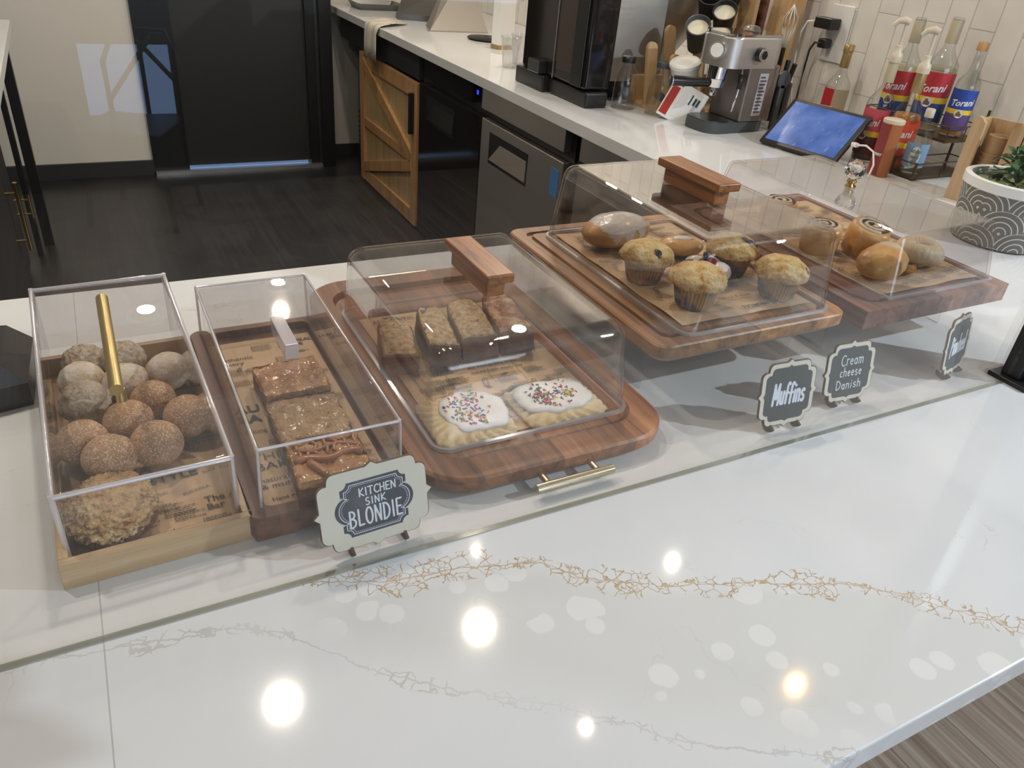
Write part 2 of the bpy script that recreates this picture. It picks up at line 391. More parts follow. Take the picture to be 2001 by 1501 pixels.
M['pie'] = food('pie_dough', [(0.3, (.64, .48, .24)), (0.7, (.80, .68, .44))], 50, 0.3, 0.002)
M['icing'] = food('white_icing', [(0.3, (.78, .76, .72)), (0.7, (.84, .83, .80))], 25, 0.35, 0.003, rough=0.35)
M['muftop'] = food('muffin_top', [(0.34, (.42, .18, .04)), (0.46, (.70, .44, .14)), (0.62, (.82, .64, .30))], 55, 1.0, 0.005)
M['berry'] = plain('blueberry', (.025, .02, .045), 0.4)
M['jam'] = plain('berry_jam', (.14, .01, .035), 0.12)
M['glaze'] = food('sugar_glaze', [(0.3, (.66, .58, .50)), (0.7, (.80, .76, .70))], 30, 0.4, 0.003, rough=0.25, coat=0.4)
M['bun'] = food('golden_bun', [(0.3, (.50, .22, .05)), (0.5, (.66, .38, .13)), (0.7, (.75, .54, .27))], 14, 0.3, 0.003, rough=0.35, coat=0.2)
M['palebun'] = food('pale_bun', [(0.3, (.58, .44, .27)), (0.7, (.70, .60, .44))], 16, 0.4, 0.003, rough=0.5)
M['filling'] = food('dark_filling', [(0.35, (.03, .03, .015)), (0.6, (.12, .05, .04))], 150, 1.0, 0.004, rough=0.3)
M['cheese'] = food('browned_cheese', [(0.35, (.30, .10, .02)), (0.6, (.62, .30, .06))], 150, 1.0, 0.004)
def muftop():
    t = NT('muffin_crown'); tc = t.coord(); n = t.noise(tc, 60, 6, .65); n2 = t.noise(tc, 200, 3); z = t.n('SeparateXYZ', {0: tc}).outputs[2]
    c = t.ramp(n, [(0.36, (.50, .25, .06)), (0.47, (.74, .50, .18)), (0.62, (.86, .70, .38))])
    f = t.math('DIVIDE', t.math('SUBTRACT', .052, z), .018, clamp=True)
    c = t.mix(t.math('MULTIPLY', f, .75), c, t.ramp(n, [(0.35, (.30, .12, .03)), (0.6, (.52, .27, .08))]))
    spk = t.math('GREATER_THAN', t.noise(tc, 42, 1), .70)
    c = t.mix(t.math('MULTIPLY', spk, .8), c, (.07, .05, .09))
    t.bsdf(col=c, rough=.6, norm=t.bump(t.math('ADD', n, t.math('MULTIPLY', n2, .5)), 1.0, .006)); return t.m
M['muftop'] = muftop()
def muffcup():
    t = NT('muffin_paper'); tc = t.coord(); n = t.noise(tc, 28, 2)
    c = t.ramp(n, [(0.42, (.42, .27, .14)), (0.55, (.10, .10, .14))])
    t.bsdf(col=c, rough=0.5, coat=0.2); return t.m
M['mufcup'] = muffcup()
# ---------------------------------------------------------------- structure
def st(name, b, mat, wn=False, parent=None):
    o = b.obj(name, mat, parent, wn=wn)
    if parent is None:
        o.location = (0, 0, CT); o['kind'] = 'structure'
    return o
FL = -CT
def slate():
    t = NT('slate_floor'); tc = t.coord()
    sp = t.n('SeparateXYZ', {0: tc}); 
    br = t.n('TexBrick', {'Vector': t.coord((1, 1, 1), (0, 0, 0)), 'Color1': (.012, .012, .013), 'Color2': (.018, .018, .019), 'Mortar': (.012, .012, .012), 'Scale': 1.0, 'Mortar Size': 0.004, 'Brick Width': 0.62, 'Row Height': 0.31})
    n = t.noise(tc, 4, 5, 0.6, 1.0); sp2 = t.noise(tc, 90, 2)
    c = t.mix(t.ramp(n, [(0.45, 0), (0.8, 0.5)]), br.outputs[0], (.045, .045, .044))
    c = t.mix(t.ramp(sp2, [(0.74, 0), (0.78, 0.35)]), c, (.25, .25, .25))
    t.bsdf(col=c, rough=t.math('ADD', 0.28, t.math('MULTIPLY', n, 0.2))); return t.m
def planks():
    t = NT('plank_floor'); tc = t.n('TexCoord').outputs['Object']; sp = t.n('SeparateXYZ', {0: tc})
    pid = t.math('FLOOR', t.math('DIVIDE', sp.outputs[0], 0.19)); rnd = t.n('TexWhiteNoise', {'W': pid}, noise_dimensions='1D').outputs[0]
    vec = t.n('CombineXYZ', {0: t.math('MULTIPLY', sp.outputs[0], 55), 1: t.math('ADD', t.math('MULTIPLY', sp.outputs[1], 1.6), t.math('MULTIPLY', rnd, 20)), 2: 0}).outputs[0]
    n = t.noise(vec, 1, 5, 0.6, 0.5)
    c = t.ramp(n, [(0.25, (.13, .085, .06)), (0.45, (.26, .19, .14)), (0.6, (.36, .29, .22)), (0.78, (.42, .40, .38))])
    c = t.mix(1.0, c, t.ramp(rnd, [(0, .7), (1, 1.15)]), 'MULTIPLY')
    fr = t.math('FRACT', t.math('DIVIDE', sp.outputs[0], 0.19))
    c = t.mix(t.math('MULTIPLY', t.math('LESS_THAN', fr, 0.012), 0.7), c, (.06, .04, .03))
    t.bsdf(col=c, rough=0.45); return t.m
def walltile():
    t = NT('white_wall_tile'); tc = t.n('TexCoord').outputs['Object']; sp = t.n('SeparateXYZ', {0: tc})
    vec = t.n('CombineXYZ', {0: sp.outputs[2], 1: sp.outputs[1], 2: 0}).outputs[0]
    br = t.n('TexBrick', {'Vector': vec, 'Color1': (.76, .735, .69), 'Color2': (.82, .795, .75), 'Mortar': (.56, .53, .49), 'Scale': 1.0, 'Mortar Size': 0.0022, 'Brick Width': 0.26, 'Row Height': 0.085, 'Mortar Smooth': 0.3})
    n = t.noise(t.coord((1, 1, 1)), 12, 3)
    c = t.mix(1.0, br.outputs[0], t.ramp(n, [(0.3, .93), (0.7, 1.03)]), 'MULTIPLY')
    t.bsdf(col=c, rough=0.18, norm=t.bump(t.math('ADD', t.math('MULTIPLY', br.outputs[1], -1.0), t.math('MULTIPLY', n, 0.5)), 0.5, 0.002)); return t.m
M['slate'] = slate(); M['planks'] = planks(); M['tile'] = walltile()
M['wall'] = plain('wall_paint', (.60, .56, .49), 0.7); M['ceil'] = plain('ceiling_paint', (.60, .585, .56), 0.8)
M['wallwhite'] = plain('white_panel', (.66, .62, .55), 0.5); M['base'] = plain('dark_baseboard', (.025, .025, .028), 0.5)
M['doorgrey'] = plain('charcoal_door', (.018, .018, .0185), 0.5); M['frame'] = plain('black_frame', (.006, .006, .007), 0.4)
M['alu'] = plain('aluminium', (.6, .62, .64), 0.3, 0.9)

st('floor', B().box(-3, 2.5, 0.75, 6.0, FL - .05, FL), M['slate'])
st('floor.001', B().box(-3, 5.0, -3.7, 0.75, FL - .05, FL), M['planks'])
st('ceiling', B().box(-3, 5.0, -3.7, 6.0, CEIL - CT, CEIL - CT + .05), M['ceil'])
st('wall_right', B().box(2.42, 2.52, 1.0, 5.4, FL, CEIL - CT), M['tile'])
st('wall_right.001', B().box(2.42, 5.1, 0.98, 1.0, FL, CEIL - CT).box(5.0, 5.1, -3.7, 1.0, FL, CEIL - CT), plain('customer_side_wall', (.22, .21, .19), .6))
st('wall_left', B().box(-3.1, -3, -3.7, 6.0, FL, CEIL - CT), M['wall'])
st('wall_back', B().box(-3, 0.305, 4.95, 5.05, FL, CEIL - CT), M['wallwhite'])
st('wall_back.001', B().box(1.385, 2.5, 5.17, 5.27, FL, CEIL - CT), M['wallwhite'])
st('baseboard_back', B().box(-3, 0.305, 4.93, 4.95, FL, FL + .083), M['base'])
st('baseboard_back.001', B().box(1.385, 2.42, 5.15, 5.17, FL, FL + .07), M['base'])
d = thing('door_1', None, None, (0, 0, 0)); d['kind'] = 'structure'
B().box(0.50, 1.235, 4.96, 5.0, FL + .035, 1.2).obj('door_panel', M['doorgrey'], d)
B().box(0.305, 0.50, 4.93, 5.02, FL, 1.79).box(1.235, 1.293, 4.93, 5.02, FL, 1.79).box(1.312, 1.385, 4.90, 5.17, FL, 1.79).box(0.5, 1.3, 4.93, 5.02, 1.2, 1.79).obj('door_frame', M['frame'], d)
B().box(1.293, 1.312, 4.94, 5.0, FL, 1.79).obj('hinge_strip', M['steeldk'], d)
B().box(0.31, 1.30, 4.90, 4.96, FL, FL + .02).obj('threshold', M['alu'], d)
# shop front behind the customer, low window shaped for its reflection in the guard, main window above
fw = B()
fw.box(-3, 0.0, -3.7, -3.6, FL, 1.8).box(0.47, 5, -3.7, -3.6, FL, .08).box(0, .47, -3.7, -3.6, FL, -.56).box(0, .47, -3.7, -3.6, -.16, .08)
fw.box(-.08, 5, -3.7, -3.6, 1.55, 1.8).box(2.6, 5, -3.7, -3.6, .08, 1.55)
st('wall_front', fw, plain('dark_front_wall', (.025, .024, .023), .6))
wn_ = B()
for x in (0, .30, .45): wn_.box(x, x + .02, -3.66, -3.62, -.56, -.16)
for z in (-.56, -.18): wn_.box(0, .47, -3.66, -3.62, z, z + .02)
for x in (-.08, .86, 1.75, 2.56): wn_.box(x, x + .04, -3.68, -3.63, .08, 1.55)
st('window_1', wn_, M['frame'])

# ---------------------------------------------------------------- front counter
fc = thing('service_counter', 'white quartz service counter with gold and grey veins under the pastry trays', 'counter', (0, 0, 0))
top = B().box(-1.6, 2.40, .185, 1.284, -.032, 0, bev=.002).obj('countertop', M['quartz'], fc)
B().box(-1.5, 2.36, .60, 1.22, FL, -.0325).obj('counter_base', M['blackmt'], fc)
# back counter
bc = thing('back_counter', 'long white quartz back counter along the tiled wall with the coffee equipment on it', 'counter', (0, 0, 0))
B().box(1.433, 2.415, 1.286, 5.145, -.04, 0, bev=.002).obj('countertop', M['quartz2'], bc)
ap = thing('counter_support', 'black beam under the back counter edge above the wooden barn door', 'support beam', (0, 0, 0))
B().box(1.472, 1.5, 3.70, 4.62, -.165, -.0405).obj('beam', M['blackmt'], ap)
ap = thing('counter_support', 'black beam under the far end of the back counter by the white wall', 'support beam', (0, 0, 0))
B().box(1.472, 1.5, 4.625, 5.0, -.165, -.0405).obj('beam', M['blackmt'], ap)

# glass guard
g = thing('sneeze_guard', 'clear glass sneeze guard standing on the counter with a black post at its right end', 'glass guard', (0, .542, 0))
B().box(-1.5, 1.232, 0, .006, .0012, .62).obj('glass_pane', M['pane'], g)
B().box(-1.5, 1.232, -.0005, .0065, 0, .0012).obj('glass_edge', M['paneedge'], g)
B().box(1.222, 1.31, -.035, .03, 0, .008, bev=.002).box(1.25, 1.31, -.03, .022, .008, .8, bev=.002).box(1.235, 1.252, -.012, .018, .008, .8, bev=.002).obj('post', M['black'], g, wn=True)

# unseen plant added on the customer side; its leaves shade the near left counter
fp = thing('shade_plant', 'tall leafy plant in a dark pot, added out of view to shade the near counter', 'plant', (.95, -.45, FL))
B().lathe([(0, 0), (.12, 0), (.16, .30), (.15, .31), (.14, .28), (0, .28)], 28).obj('pot', M['darkgrey'], fp, smooth=True, sharp=50)
B().tube([(0, 0, .28), (.0, .03, .7), (.0, .14, 1.1), (-.08, .36, 1.38), (-.20, .54, 1.47)], [.012, .010, .008, .005, .003], 8).obj('stem', M['blackmt'], fp, smooth=True)
lf = B(); rng = random.Random(11)
for k in range(34):
    c = Vector((-.20, .545, 1.47)) + Vector((rng.gauss(0, .026), rng.gauss(0, .026), rng.gauss(0, .026))); L = rng.uniform(.05, .085); w = L*.33
    R_ = Euler((rng.uniform(-1.2, 1.2), rng.uniform(-1, 1), rng.uniform(0, 6.28))).to_matrix()
    lf.bm.faces.new([lf.bm.verts.new(c + R_ @ Vector(q)) for q in ((0, 0, 0), (L*.3, w, 0), (L*.7, w*.8, .003), (L, 0, 0), (L*.7, -w*.8, .003), (L*.3, -w, 0))])
o = lf.obj('leaves', plain('shade_plant_leaf', (.03, .09, .03), .5), fp); o['kind'] = 'stuff'
# ---------------------------------------------------------------- left cabinet run
lc = thing('storage_cabinet', 'black base cabinet with brass bar handles under the white counter at far left', 'cabinet', (0, 0, 0))
B().box(-1.4, -.345, 1.9, 3.70, FL, -.04).obj('cabinet_body', M['blackmt'], lc)
B().box(-1.4, -.215, 1.9, 4.15, -.04, 0, bev=.003).obj('worktop', M['quartz2'], lc)
B().box(-.345, -.325, 2.3, 3.42, FL + .03, -.06, bev=.003).obj('cabinet_door', M['blackmt'], lc)
dr = B().box(-.345, -.325, 3.43, 3.69, FL + .03, -.06, bev=.003).obj('cabinet_door', M['blackmt'], lc)
B().cyl((-.285, 3.38, -.46), (-.285, 3.38, -.73), .008, n=14).cyl((-.325, 3.38, -.50), (-.285, 3.38, -.50), .005).cyl((-.325, 3.38, -.69), (-.285, 3.38, -.69), .005).obj('handle', M['gold'], lc, smooth=True, sharp=40)
B().cyl((-.272, 3.66, -.60), (-.272, 3.66, -.70), .006, n=14).cyl((-.325, 3.66, -.62), (-.272, 3.66, -.62), .0045).cyl((-.325, 3.66, -.68), (-.272, 3.66, -.68), .0045).obj('handle', M['gold'], lc, smooth=True, sharp=40)
B().box(-.275, -.235, 3.93, 3.98, FL, -.04).box(-.30, -.28, 3.80, 3.86, FL, -.04).obj('leg', M['black'], lc)
# chair added behind the customer, only to be mirrored in the glass guard
cc = thing('reflected_chair', 'dark bentwood chair added by the low front window for the guard to reflect', 'chair', (.20, -3.15, FL), math.radians(25))
B().box(-.20, .20, -.20, .20, .44, .47, bev=.01).obj('seat', M['black'], cc)
for sx in (-.18, .18):
    for sy in (-.18, .18): B().cyl((sx*1.15, sy*1.15, 0), (sx*.9, sy*.9, .44), .014, n=10).obj('leg', M['black'], cc)
B().tube([(-.17, -.18, .47), (-.19, -.22, .70), (-.12, -.24, .86), (.12, -.24, .86), (.19, -.22, .70), (.17, -.18, .47)], .014, 8).obj('backrest', M['black'], cc, smooth=True)
B().tube([(-.185, -.215, .52), (.06, -.23, .84)], .012, 8).obj('brace', M['black'], cc, smooth=True)
B().tube([(.185, -.215, .60), (-.04, -.23, .84)], .012, 8).obj('brace', M['black'], cc, smooth=True)
# ---------------------------------------------------------------- under-counter appliances
X = 1.462
wc = thing('barn_style_cabinet', 'wooden barn style cabinet door with crossing braces under the back counter', 'cabinet door', (X, 4.15, FL))
H_ = .735
B().box(.012, .03, -.43, .43, .04, H_).obj('panel', M['pinepanel'], wc)
for y in (-.45, .39): B().box(-.004, .02, y, y + .065, .02, H_ + .015, bev=.002).obj('stile', M['pinewood'], wc)
for z in (.02, .345, H_ - .06): B().box(-.002, .02, -.385, .39, z, z + (.075 if z != .345 else .05), bev=.002).obj('rail', M['pinewood'], wc)
def brace(y0, z0, y1, z1, w=.06):
    L = math.hypot(y1-y0, z1-z0); a = math.atan2(z1-z0, y1-y0)
    b = B().box(-.006, .018, 0, L, -w/2, w/2, bev=.002); b.xf(T(0, y0, z0) @ Matrix.Rotation(a, 4, 'X')); return b.obj('brace', M['pinewood'], wc)
brace(.40, .70, -.385, .37); brace(.40, .10, -.39, .33)
B().box(-.03, -.004, -.425, -.405, .50, .70, bev=.003).obj('handle', M['black'], wc)
ib = thing('ice_machine', 'grey vented machine standing under the counter beyond the wooden door', 'machine', (1.68, 4.78, FL))
B().box(-.14, .4, -.12, .12, 0, .64, bev=.006).obj('body', M['steeldk'], ib)
vb = B()
for i in range(9): vb.box(-.146, -.139, -.10, .10, .10 + i*.03, .115 + i*.03)
vb.obj('vent', M['black'], ib)
fr = thing('undercounter_fridge', 'two door undercounter fridge, one black and one stainless door', 'fridge', (X, 2.97, FL))
B().box(.03, .9, -.70, .72, .01, .885).obj('body', M['black'], fr)
def fdoor(y0, y1, m, mh):
    dd = B().box(0, .03, y0, y1, .02, .765, bev=.004).obj('door', m, fr, wn=True)
    yc = (y0+y1)/2 + .05
    B().box(-.002, .001, yc-.13, yc+.20, .60, .725).obj('recess', M['black'], dd)
    # slanted grip scoop
    b = B(); v = [b.bm.verts.new(p) for p in ((-.006, yc-.125, .615), (-.006, yc+.19, .615), (-.004, yc+.10, .695), (-.004, yc-.125, .695), (-.001, yc-.125, .615), (-.001, yc+.19, .615), (-.001, yc+.10, .695), (-.001, yc-.125, .695))]
    for f in ((0,1,2,3),(7,6,5,4),(0,4,5,1),(1,5,6,2),(2,6,7,3),(3,7,4,0)): b.bm.faces.new([v[i] for i in f])
    b.obj('handle', mh, dd)
    return dd
fdoor(.005, .70, M['blackgl'], M['steeldk']); sd = fdoor(-.675, -.005, M['steel'], plain('handle_plate', (.34, .31, .27), .4, .3))
B().box(-.002, .03, .10, .62, .80, .88, bev=.002).obj('vent_panel', M['blackgl'], fr)
B().box(-.002, .03, -.67, .0, .80, .885, bev=.002).obj('vent_panel', M['steel'], fr)
B().box(-.0035, -.002, .035, .05, .845, .862).obj('indicator_light', NT('blue_led').m, fr)
_t = bpy.data.materials['blue_led']; _e = _t.node_tree.nodes.new('ShaderNodeEmission'); _e.inputs[0].default_value = (.02, .03, 1, 1); _e.inputs[1].default_value = 3
_t.node_tree.links.new(_e.outputs[0], [n for n in _t.node_tree.nodes if n.type == 'OUTPUT_MATERIAL'][0].inputs[0])
B().box(-.0015, 0, -.655, -.60, .63, .73).obj('sticker', plain('blue_sticker', (.06, .20, .48), .4), sd)
f2 = thing('drawer_cabinet', 'grey drawer front beside the fridge below the counter corner', 'drawer', (X, 2.05, FL))
B().box(.031, .88, -.7, .2, .01, .885).obj('body', M['black'], f2)
B().box(.0, .03, -.6, .15, .02, .77, bev=.003).box(.0, .03, -.6, .15, .80, .885, bev=.003).obj('drawer_front', M['steel'], f2)
# ---------------------------------------------------------------- downlight rings, for the mirrored lamps and the added ones alike
for i, (x, y, k, sz) in enumerate(DOWN):
    if sz < .05: continue
    dl = thing('ceiling_light', 'round white ring of the ceiling downlights, some of them added for brightness', 'ceiling light', (x, y, CEIL - CT), group='recessed ceiling lights')
    b = B(); o_ = [(r, z) for r, z in ((.07, -.001), (.095, -.004), (.10, -.001), (.10, 0), (.07, 0))]
    b.lathe(o_ + [o_[0]], 28); b.obj('trim_ring', M['white'], dl, smooth=True)
# ---------------------------------------------------------------- lettering
def text_mesh(s, size, x=0, y=0, z=0, rot=0, shear=0, ext=0.0, align='LEFT', sx=1, space=1, off=0):
    cu = bpy.data.curves.new('txt', 'FONT'); cu.body = s; cu.size = size; cu.shear = shear; cu.extrude = ext
    cu.align_x = align; cu.space_character = space; cu.resolution_u = 3; cu.offset = off
    o = bpy.data.objects.new('txt', cu); me = bpy.data.meshes.new_from_object(o)
    me.transform(T(x, y, z) @ Matrix.Rotation(rot, 4, 'Z') @ Matrix.Diagonal((sx, 1, 1, 1)))
    bpy.data.objects.remove(o); bpy.data.curves.remove(cu); return me
def text_obj(name, items, mat, parent, M0=None):
    b = B()
    for it in items:
        me = text_mesh(**it); b.mesh(me); bpy.data.meshes.remove(me)
    if M0 is not None: b.xf(M0)
    return b.obj(name, mat, parent)
# hand-drawn marker glyphs: polylines in a unit box (x 0..w, y 0..1)
def arc(cx, cy, rx, ry, a0, a1, n=9):
    return [(cx + rx*math.cos(math.radians(a0+(a1-a0)*i/n)), cy + ry*math.sin(math.radians(a0+(a1-a0)*i/n))) for i in range(n+1)]
G = {
 'K': (.62, [[(.05, 1), (.05, 0)], [(.55, 1), (.05, .45), (.6, 0)]]), 'I': (.22, [[(.1, 1), (.12, 0)]]),
 'T': (.62, [[(0, 1), (.62, 1)], [(.32, 1), (.32, 0)]]), 'C': (.6, [arc(.38, .5, .34, .5, 50, 310, 14)]),
 'H': (.6, [[(.05, 1), (.05, 0)], [(.55, 1), (.55, 0)], [(.05, .5), (.55, .5)]]), 'E': (.52, [[(.5, 1), (.05, 1), (.05, 0), (.52, 0)], [(.05, .52), (.42, .52)]]),
 'N': (.62, [[(.05, 0), (.05, 1), (.55, 0), (.57, 1)]]), 'S': (.55, [arc(.3, .75, .22, .25, 40, 250, 9) + arc(.27, .25, .24, .26, 80, -150, 10)]),
 'B': (.6, [[(.05, 0), (.05, 1)], [(.05, 1)] + arc(.15, .77, .33, .23, 80, -80, 8) + [(.06, .54)] + arc(.15, .27, .4, .27, 80, -80, 8) + [(.05, 0)]]),
 'L': (.5, [[(.05, 1), (.07, 0), (.5, .03)]]), 'O': (.66, [arc(.33, .5, .3, .5, 0, 360, 18)]),
 'D': (.62, [[(.05, 0), (.05, 1)], [(.0, 1)] + arc(.1, .5, .48, .5, 85, -85, 12) + [(.0, 0)]]),
 'M': (.75, [[(.05, 0), (.07, 1), (.36, .3), (.62, 1), (.70, 0)]]), 'P': (.5, [[(.07, -.1), (.05, 1)], [(.0, .95)] + arc(.1, .72, .32, .26, 80, -100, 9)]),
 'u': (.45, [[(.05, .6), (.06, .2)] + arc(.22, .17, .16, .17, 180, 350, 6) + [(.4, .6), (.4, 0)]]),
 'f': (.38, [arc(.3, .8, .15, .2, 40, 180, 6) + [(.15, 0)], [(0, .5), (.36, .52)]]), 'i': (.2, [[(.1, .58), (.1, 0)], [(.1, .8), (.1, .83)]]),
 'n': (.45, [[(.05, .6), (.05, 0)], [(.05, .4)] + arc(.22, .4, .17, .19, 170, 0, 6) + [(.4, 0)]]), 's': (.4, [arc(.22, .44, .15, .15, 30, 250, 7) + arc(.2, .15, .16, .15, 80, -150, 8)]),
 'r': (.33, [[(.05, .6), (.05, 0)], [(.05, .38)] + arc(.22, .4, .17, .18, 170, 50, 5)]), 'e': (.42, [[(.06, .3), (.38, .33)] + arc(.22, .3, .17, .28, 10, 315, 10)]),
 'a': (.45, [arc(.2, .28, .17, .27, 30, 330, 10), [(.38, .58), (.4, 0)]]), 'm': (.68, [[(.05, .6), (.05, 0)], [(.05, .4)] + arc(.18, .4, .14, .18, 170, 0, 5) + [(.32, 0)], [(.32, .4)] + arc(.47, .4, .15, .18, 170, 0, 5) + [(.62, 0)]]),
 'c': (.4, [arc(.22, .28, .17, .28, 50, 310, 9)]), 'h': (.45, [[(.05, 1), (.05, 0)], [(.05, .4)] + arc(.22, .4, .17, .19, 170, 0, 6) + [(.4, 0)]]),
 'w': (.6, [[(.03, .6), (.12, .02), (.3, .5), (.44, .02), (.57, .6)]]), 'l': (.2, [[(.1, 1), (.1, 0)]]), ' ': (.35, []),
}
def marker(b, s, x, y, h, wx=1.0, lw=.003, z=0, slant=0.0, gap=.16, rise=0.0, center=True, jit=.02, rng=random.Random(3)):
    tot = sum(G[c][0]*wx + gap for c in s) * h - gap*h
    if center: x -= tot/2
    for c in s:
        w, st_ = G[c]; dy = rng.uniform(-jit, jit)*h
        for pl in st_:
            pts = [(x + (px*wx + slant*py)*h, y + py*h + dy + rise*(x + px*h)) for px, py in pl]
            for k, (p, q) in enumerate(zip(pts, pts[1:])):
                d = Vector((q[0]-p[0], q[1]-p[1]))
                if d.length < 1e-6: d = Vector((1e-5, 0))
                a0 = math.atan2(d.y, d.x); o = []
                for i in range(5): t = a0 + PI/2 + PI*i/4; o.append((p[0]+lw/2*math.cos(t), p[1]+lw/2*math.sin(t)))
                for i in range(5): t = a0 - PI/2 + PI*i/4; o.append((q[0]+lw/2*math.cos(t), q[1]+lw/2*math.sin(t)))
                zz = z + .00002*k
                b.bm.faces.new([b.bm.verts.new((u, v, zz)) for u, v in o])
        x += (w*wx + gap)*h
    return b

# ---------------------------------------------------------------- display covers
def cover_shell(x0, x1, y0, y1, h, tx, ty, r, t, n=6, lip=0):
    """open-bottomed clear cover, drafted walls, rounded edges; local z 0..h"""
    b = B(); levels = []
    if lip: levels += [(-lip, 0), (-lip, .003), (0, .004)]
    else: levels += [(0, 0)]
    ht = h - r
    for k in range(1, 4): levels.append((0 + 0.0, ht*k/3))
    for k in range(1, n+1):
        a = PI/2*k/n; levels.append((r*(1-math.cos(a)), ht + r*math.sin(a)))
    def loop(ins, z, shrink=0.0):
        fx = tx*z/h; fy = ty*z/h; i = ins + shrink
        X0, X1, Y0, Y1 = x0+fx+i, x1-fx-i, y0+fy+i, y1-fy-i
        rr = max(r*1.1 - ins*.9, .0012) if r > .004 else r*1.0
        return [(p[0], p[1], z) for p in rrect(X0, X1, Y0, Y1, rr, n)]
    outer = [loop(i, z) for i, z in levels]
    inner = [loop(i if i > 0 or z > .001 else i, min(z, h - t) if z < h - t else h - t - (h - z)*0, t) for i, z in levels]
    # keep inner levels strictly below the outer skin
    inner = []
    for i, z in levels:
        zz = z*(h-t)/h
        inner.append(loop(i, zz, t))
    ov = b.rings(outer, close_bot=False); iv = b.rings([l for l in inner], close_bot=False)
    m = len(ov[0])
    for k in range(m):
        j = (k+1) % m; b.bm.faces.new((ov[0][j], ov[0][k], iv[0][k], iv[0][j]))
    return b
def cover_rim(x0, x1, y0, y1, r, w=.0035, hgt=.004, n=6):
    b = B(); a = rrect(x0-.001, x1+.001, y0-.001, y1+.001, r*1.1+.001, n); c = rrect(x0+w, x1-w, y0+w, y1-w, max(r*1.1-w, .001), n)
    b.rings([[(p[0], p[1], 0) for p in a], [(p[0], p[1], hgt) for p in a], [(p[0], p[1], hgt) for p in c], [(p[0], p[1], 0) for p in c], [(p[0], p[1], 0) for p in a]], False, False)
    bmesh.ops.remove_doubles(b.bm, verts=b.bm.verts, dist=1e-6)
    return b
def edges_bars(x0, x1, y0, y1, h, w, tx=0, ty=0):
    """polished thick edges of a square acrylic box"""
    out = []
    c = [(x0, y0), (x1, y0), (x1, y1), (x0, y1)]; ct = [(x0+tx, y0+ty), (x1-tx, y0+ty), (x1-tx, y1-ty), (x0+tx, y1-ty)]
    for i in range(4):
        j = (i+1) % 4
        b = B(); b.cyl((*c[i], 0), (*ct[i], h), w/2, n=8); out.append(b)
        b = B(); b.cyl((*ct[i], h - w/2), (*ct[j], h - w/2), w/2, n=8); out.append(b)
    return out
def wooden_handle(top, cx, cy, z, L=.15, w=.045):
    hn = B().box(cx-.014, cx+.014, cy-L/2+.012, cy+L/2-.012, z, z+.022, bev=.0025).obj('handle_foot', M['handlewood'], top, wn=True)
    return B().box(cx-w/2, cx+w/2, cy-L/2, cy+L/2, z+.0222, z+.0355, bev=.003).obj('handle', M['handlewood'], top, wn=True)

# tray 1 : pale bamboo tray -------------------------------------------------
t1 = thing('serving_tray', 'pale bamboo tray holding the round sugared donuts at far left', 'tray', (-.008, .62, 0))
RZ1 = math.radians(1.8); t1.rotation_euler = (0, 0, RZ1)
tb = B(); w2, L1 = .087, .405
for ya in (0, L1-.009): B().box(-w2, w2, ya, ya+.009, 0, .031, bev=.0008).obj('end_rail', M['bamboo'], t1)
for xa in (-w2, w2-.009): B().box(xa, xa+.009, .0092, L1-.0092, 0, .031, bev=.0008).obj('side_rail', M['bambooY'], t1)
B().box(-w2+.0092, w2-.0092, .0092, L1-.0092, .002, .006).obj('tray_floor', M['bambooY'], t1)
# tray 2 : narrow acacia board ----------------------------------------------
t2 = thing('serving_board', 'narrow dark wooden board under the square blondies, with small feet', 'board', (.163, .612, 0))
b = B(); o = rrect(-.089, .089, 0, .425, .014, 5); i_ = rrect(-.073, .073, .018, .41, .012, 5)
b.rings([[(p[0], p[1], .006) for p in o], [(p[0], p[1], .029) for p in o], [(p[0]*.985, p[1]*.99+.002, .031) for p in o], [(p[0], p[1], .031) for p in i_], [(p[0], p[1], .021) for p in i_]])
b.obj('board', M['acacia3'], t2)
for x0_, x1_ in ((-.089, -.045), (.045, .089)):
    for y0_, y1_ in ((0, .03), (.395, .425)): B().box(x0_+.004, x1_, y0_+.003, y1_, 0, .0058, bev=.002).obj('foot', M['acacia3'], t2)
# tray 3 : big rounded tray --------------------------------------------------
t3 = thing('serving_tray', 'rounded reddish wooden tray with a brass pull handle, holding loaf slices and iced tarts', 'tray', (.43, .87, 0))
b = B()
o = rrect(-.172, .172, -.277, .277, .066, 10); i_ = rrect(-.140, .140, -.238, .238, .042, 10)
def ins(pts, d): 
    return [(p[0]-math.copysign(min(d, abs(p[0])), p[0]), p[1]-math.copysign(min(d, abs(p[1])), p[1])) for p in pts]
b.rings([[(*p, 0) for p in ins(o, .016)], [(*p, .008) for p in ins(o, .004)], [(*p, .014) for p in o], [(*p, .027) for p in o], [(*p, .030) for p in ins(o, .003)], [(*p, .030) for p in i_], [(*p, .0215) for p in ins(i_, .004)], [(*p, .0205) for p in ins(i_, .008)]])
b.obj('tray_body', M['acacia'], t3, wn=True, sharp=35)
for s_ in (-1, 1):
    hb = B().cyl((-.05, s_*.300, .014), (.055, s_*.300, .014), .0058, n=20).obj('handle', M['champ'], t3, smooth=True, sharp=40)
    for x in (-.032, .036): B().cyl((x, s_*.276, .014), (x, s_*.2945, .014), .0042, n=12).obj('handle_post', M['champ'], hb, smooth=True, sharp=40)
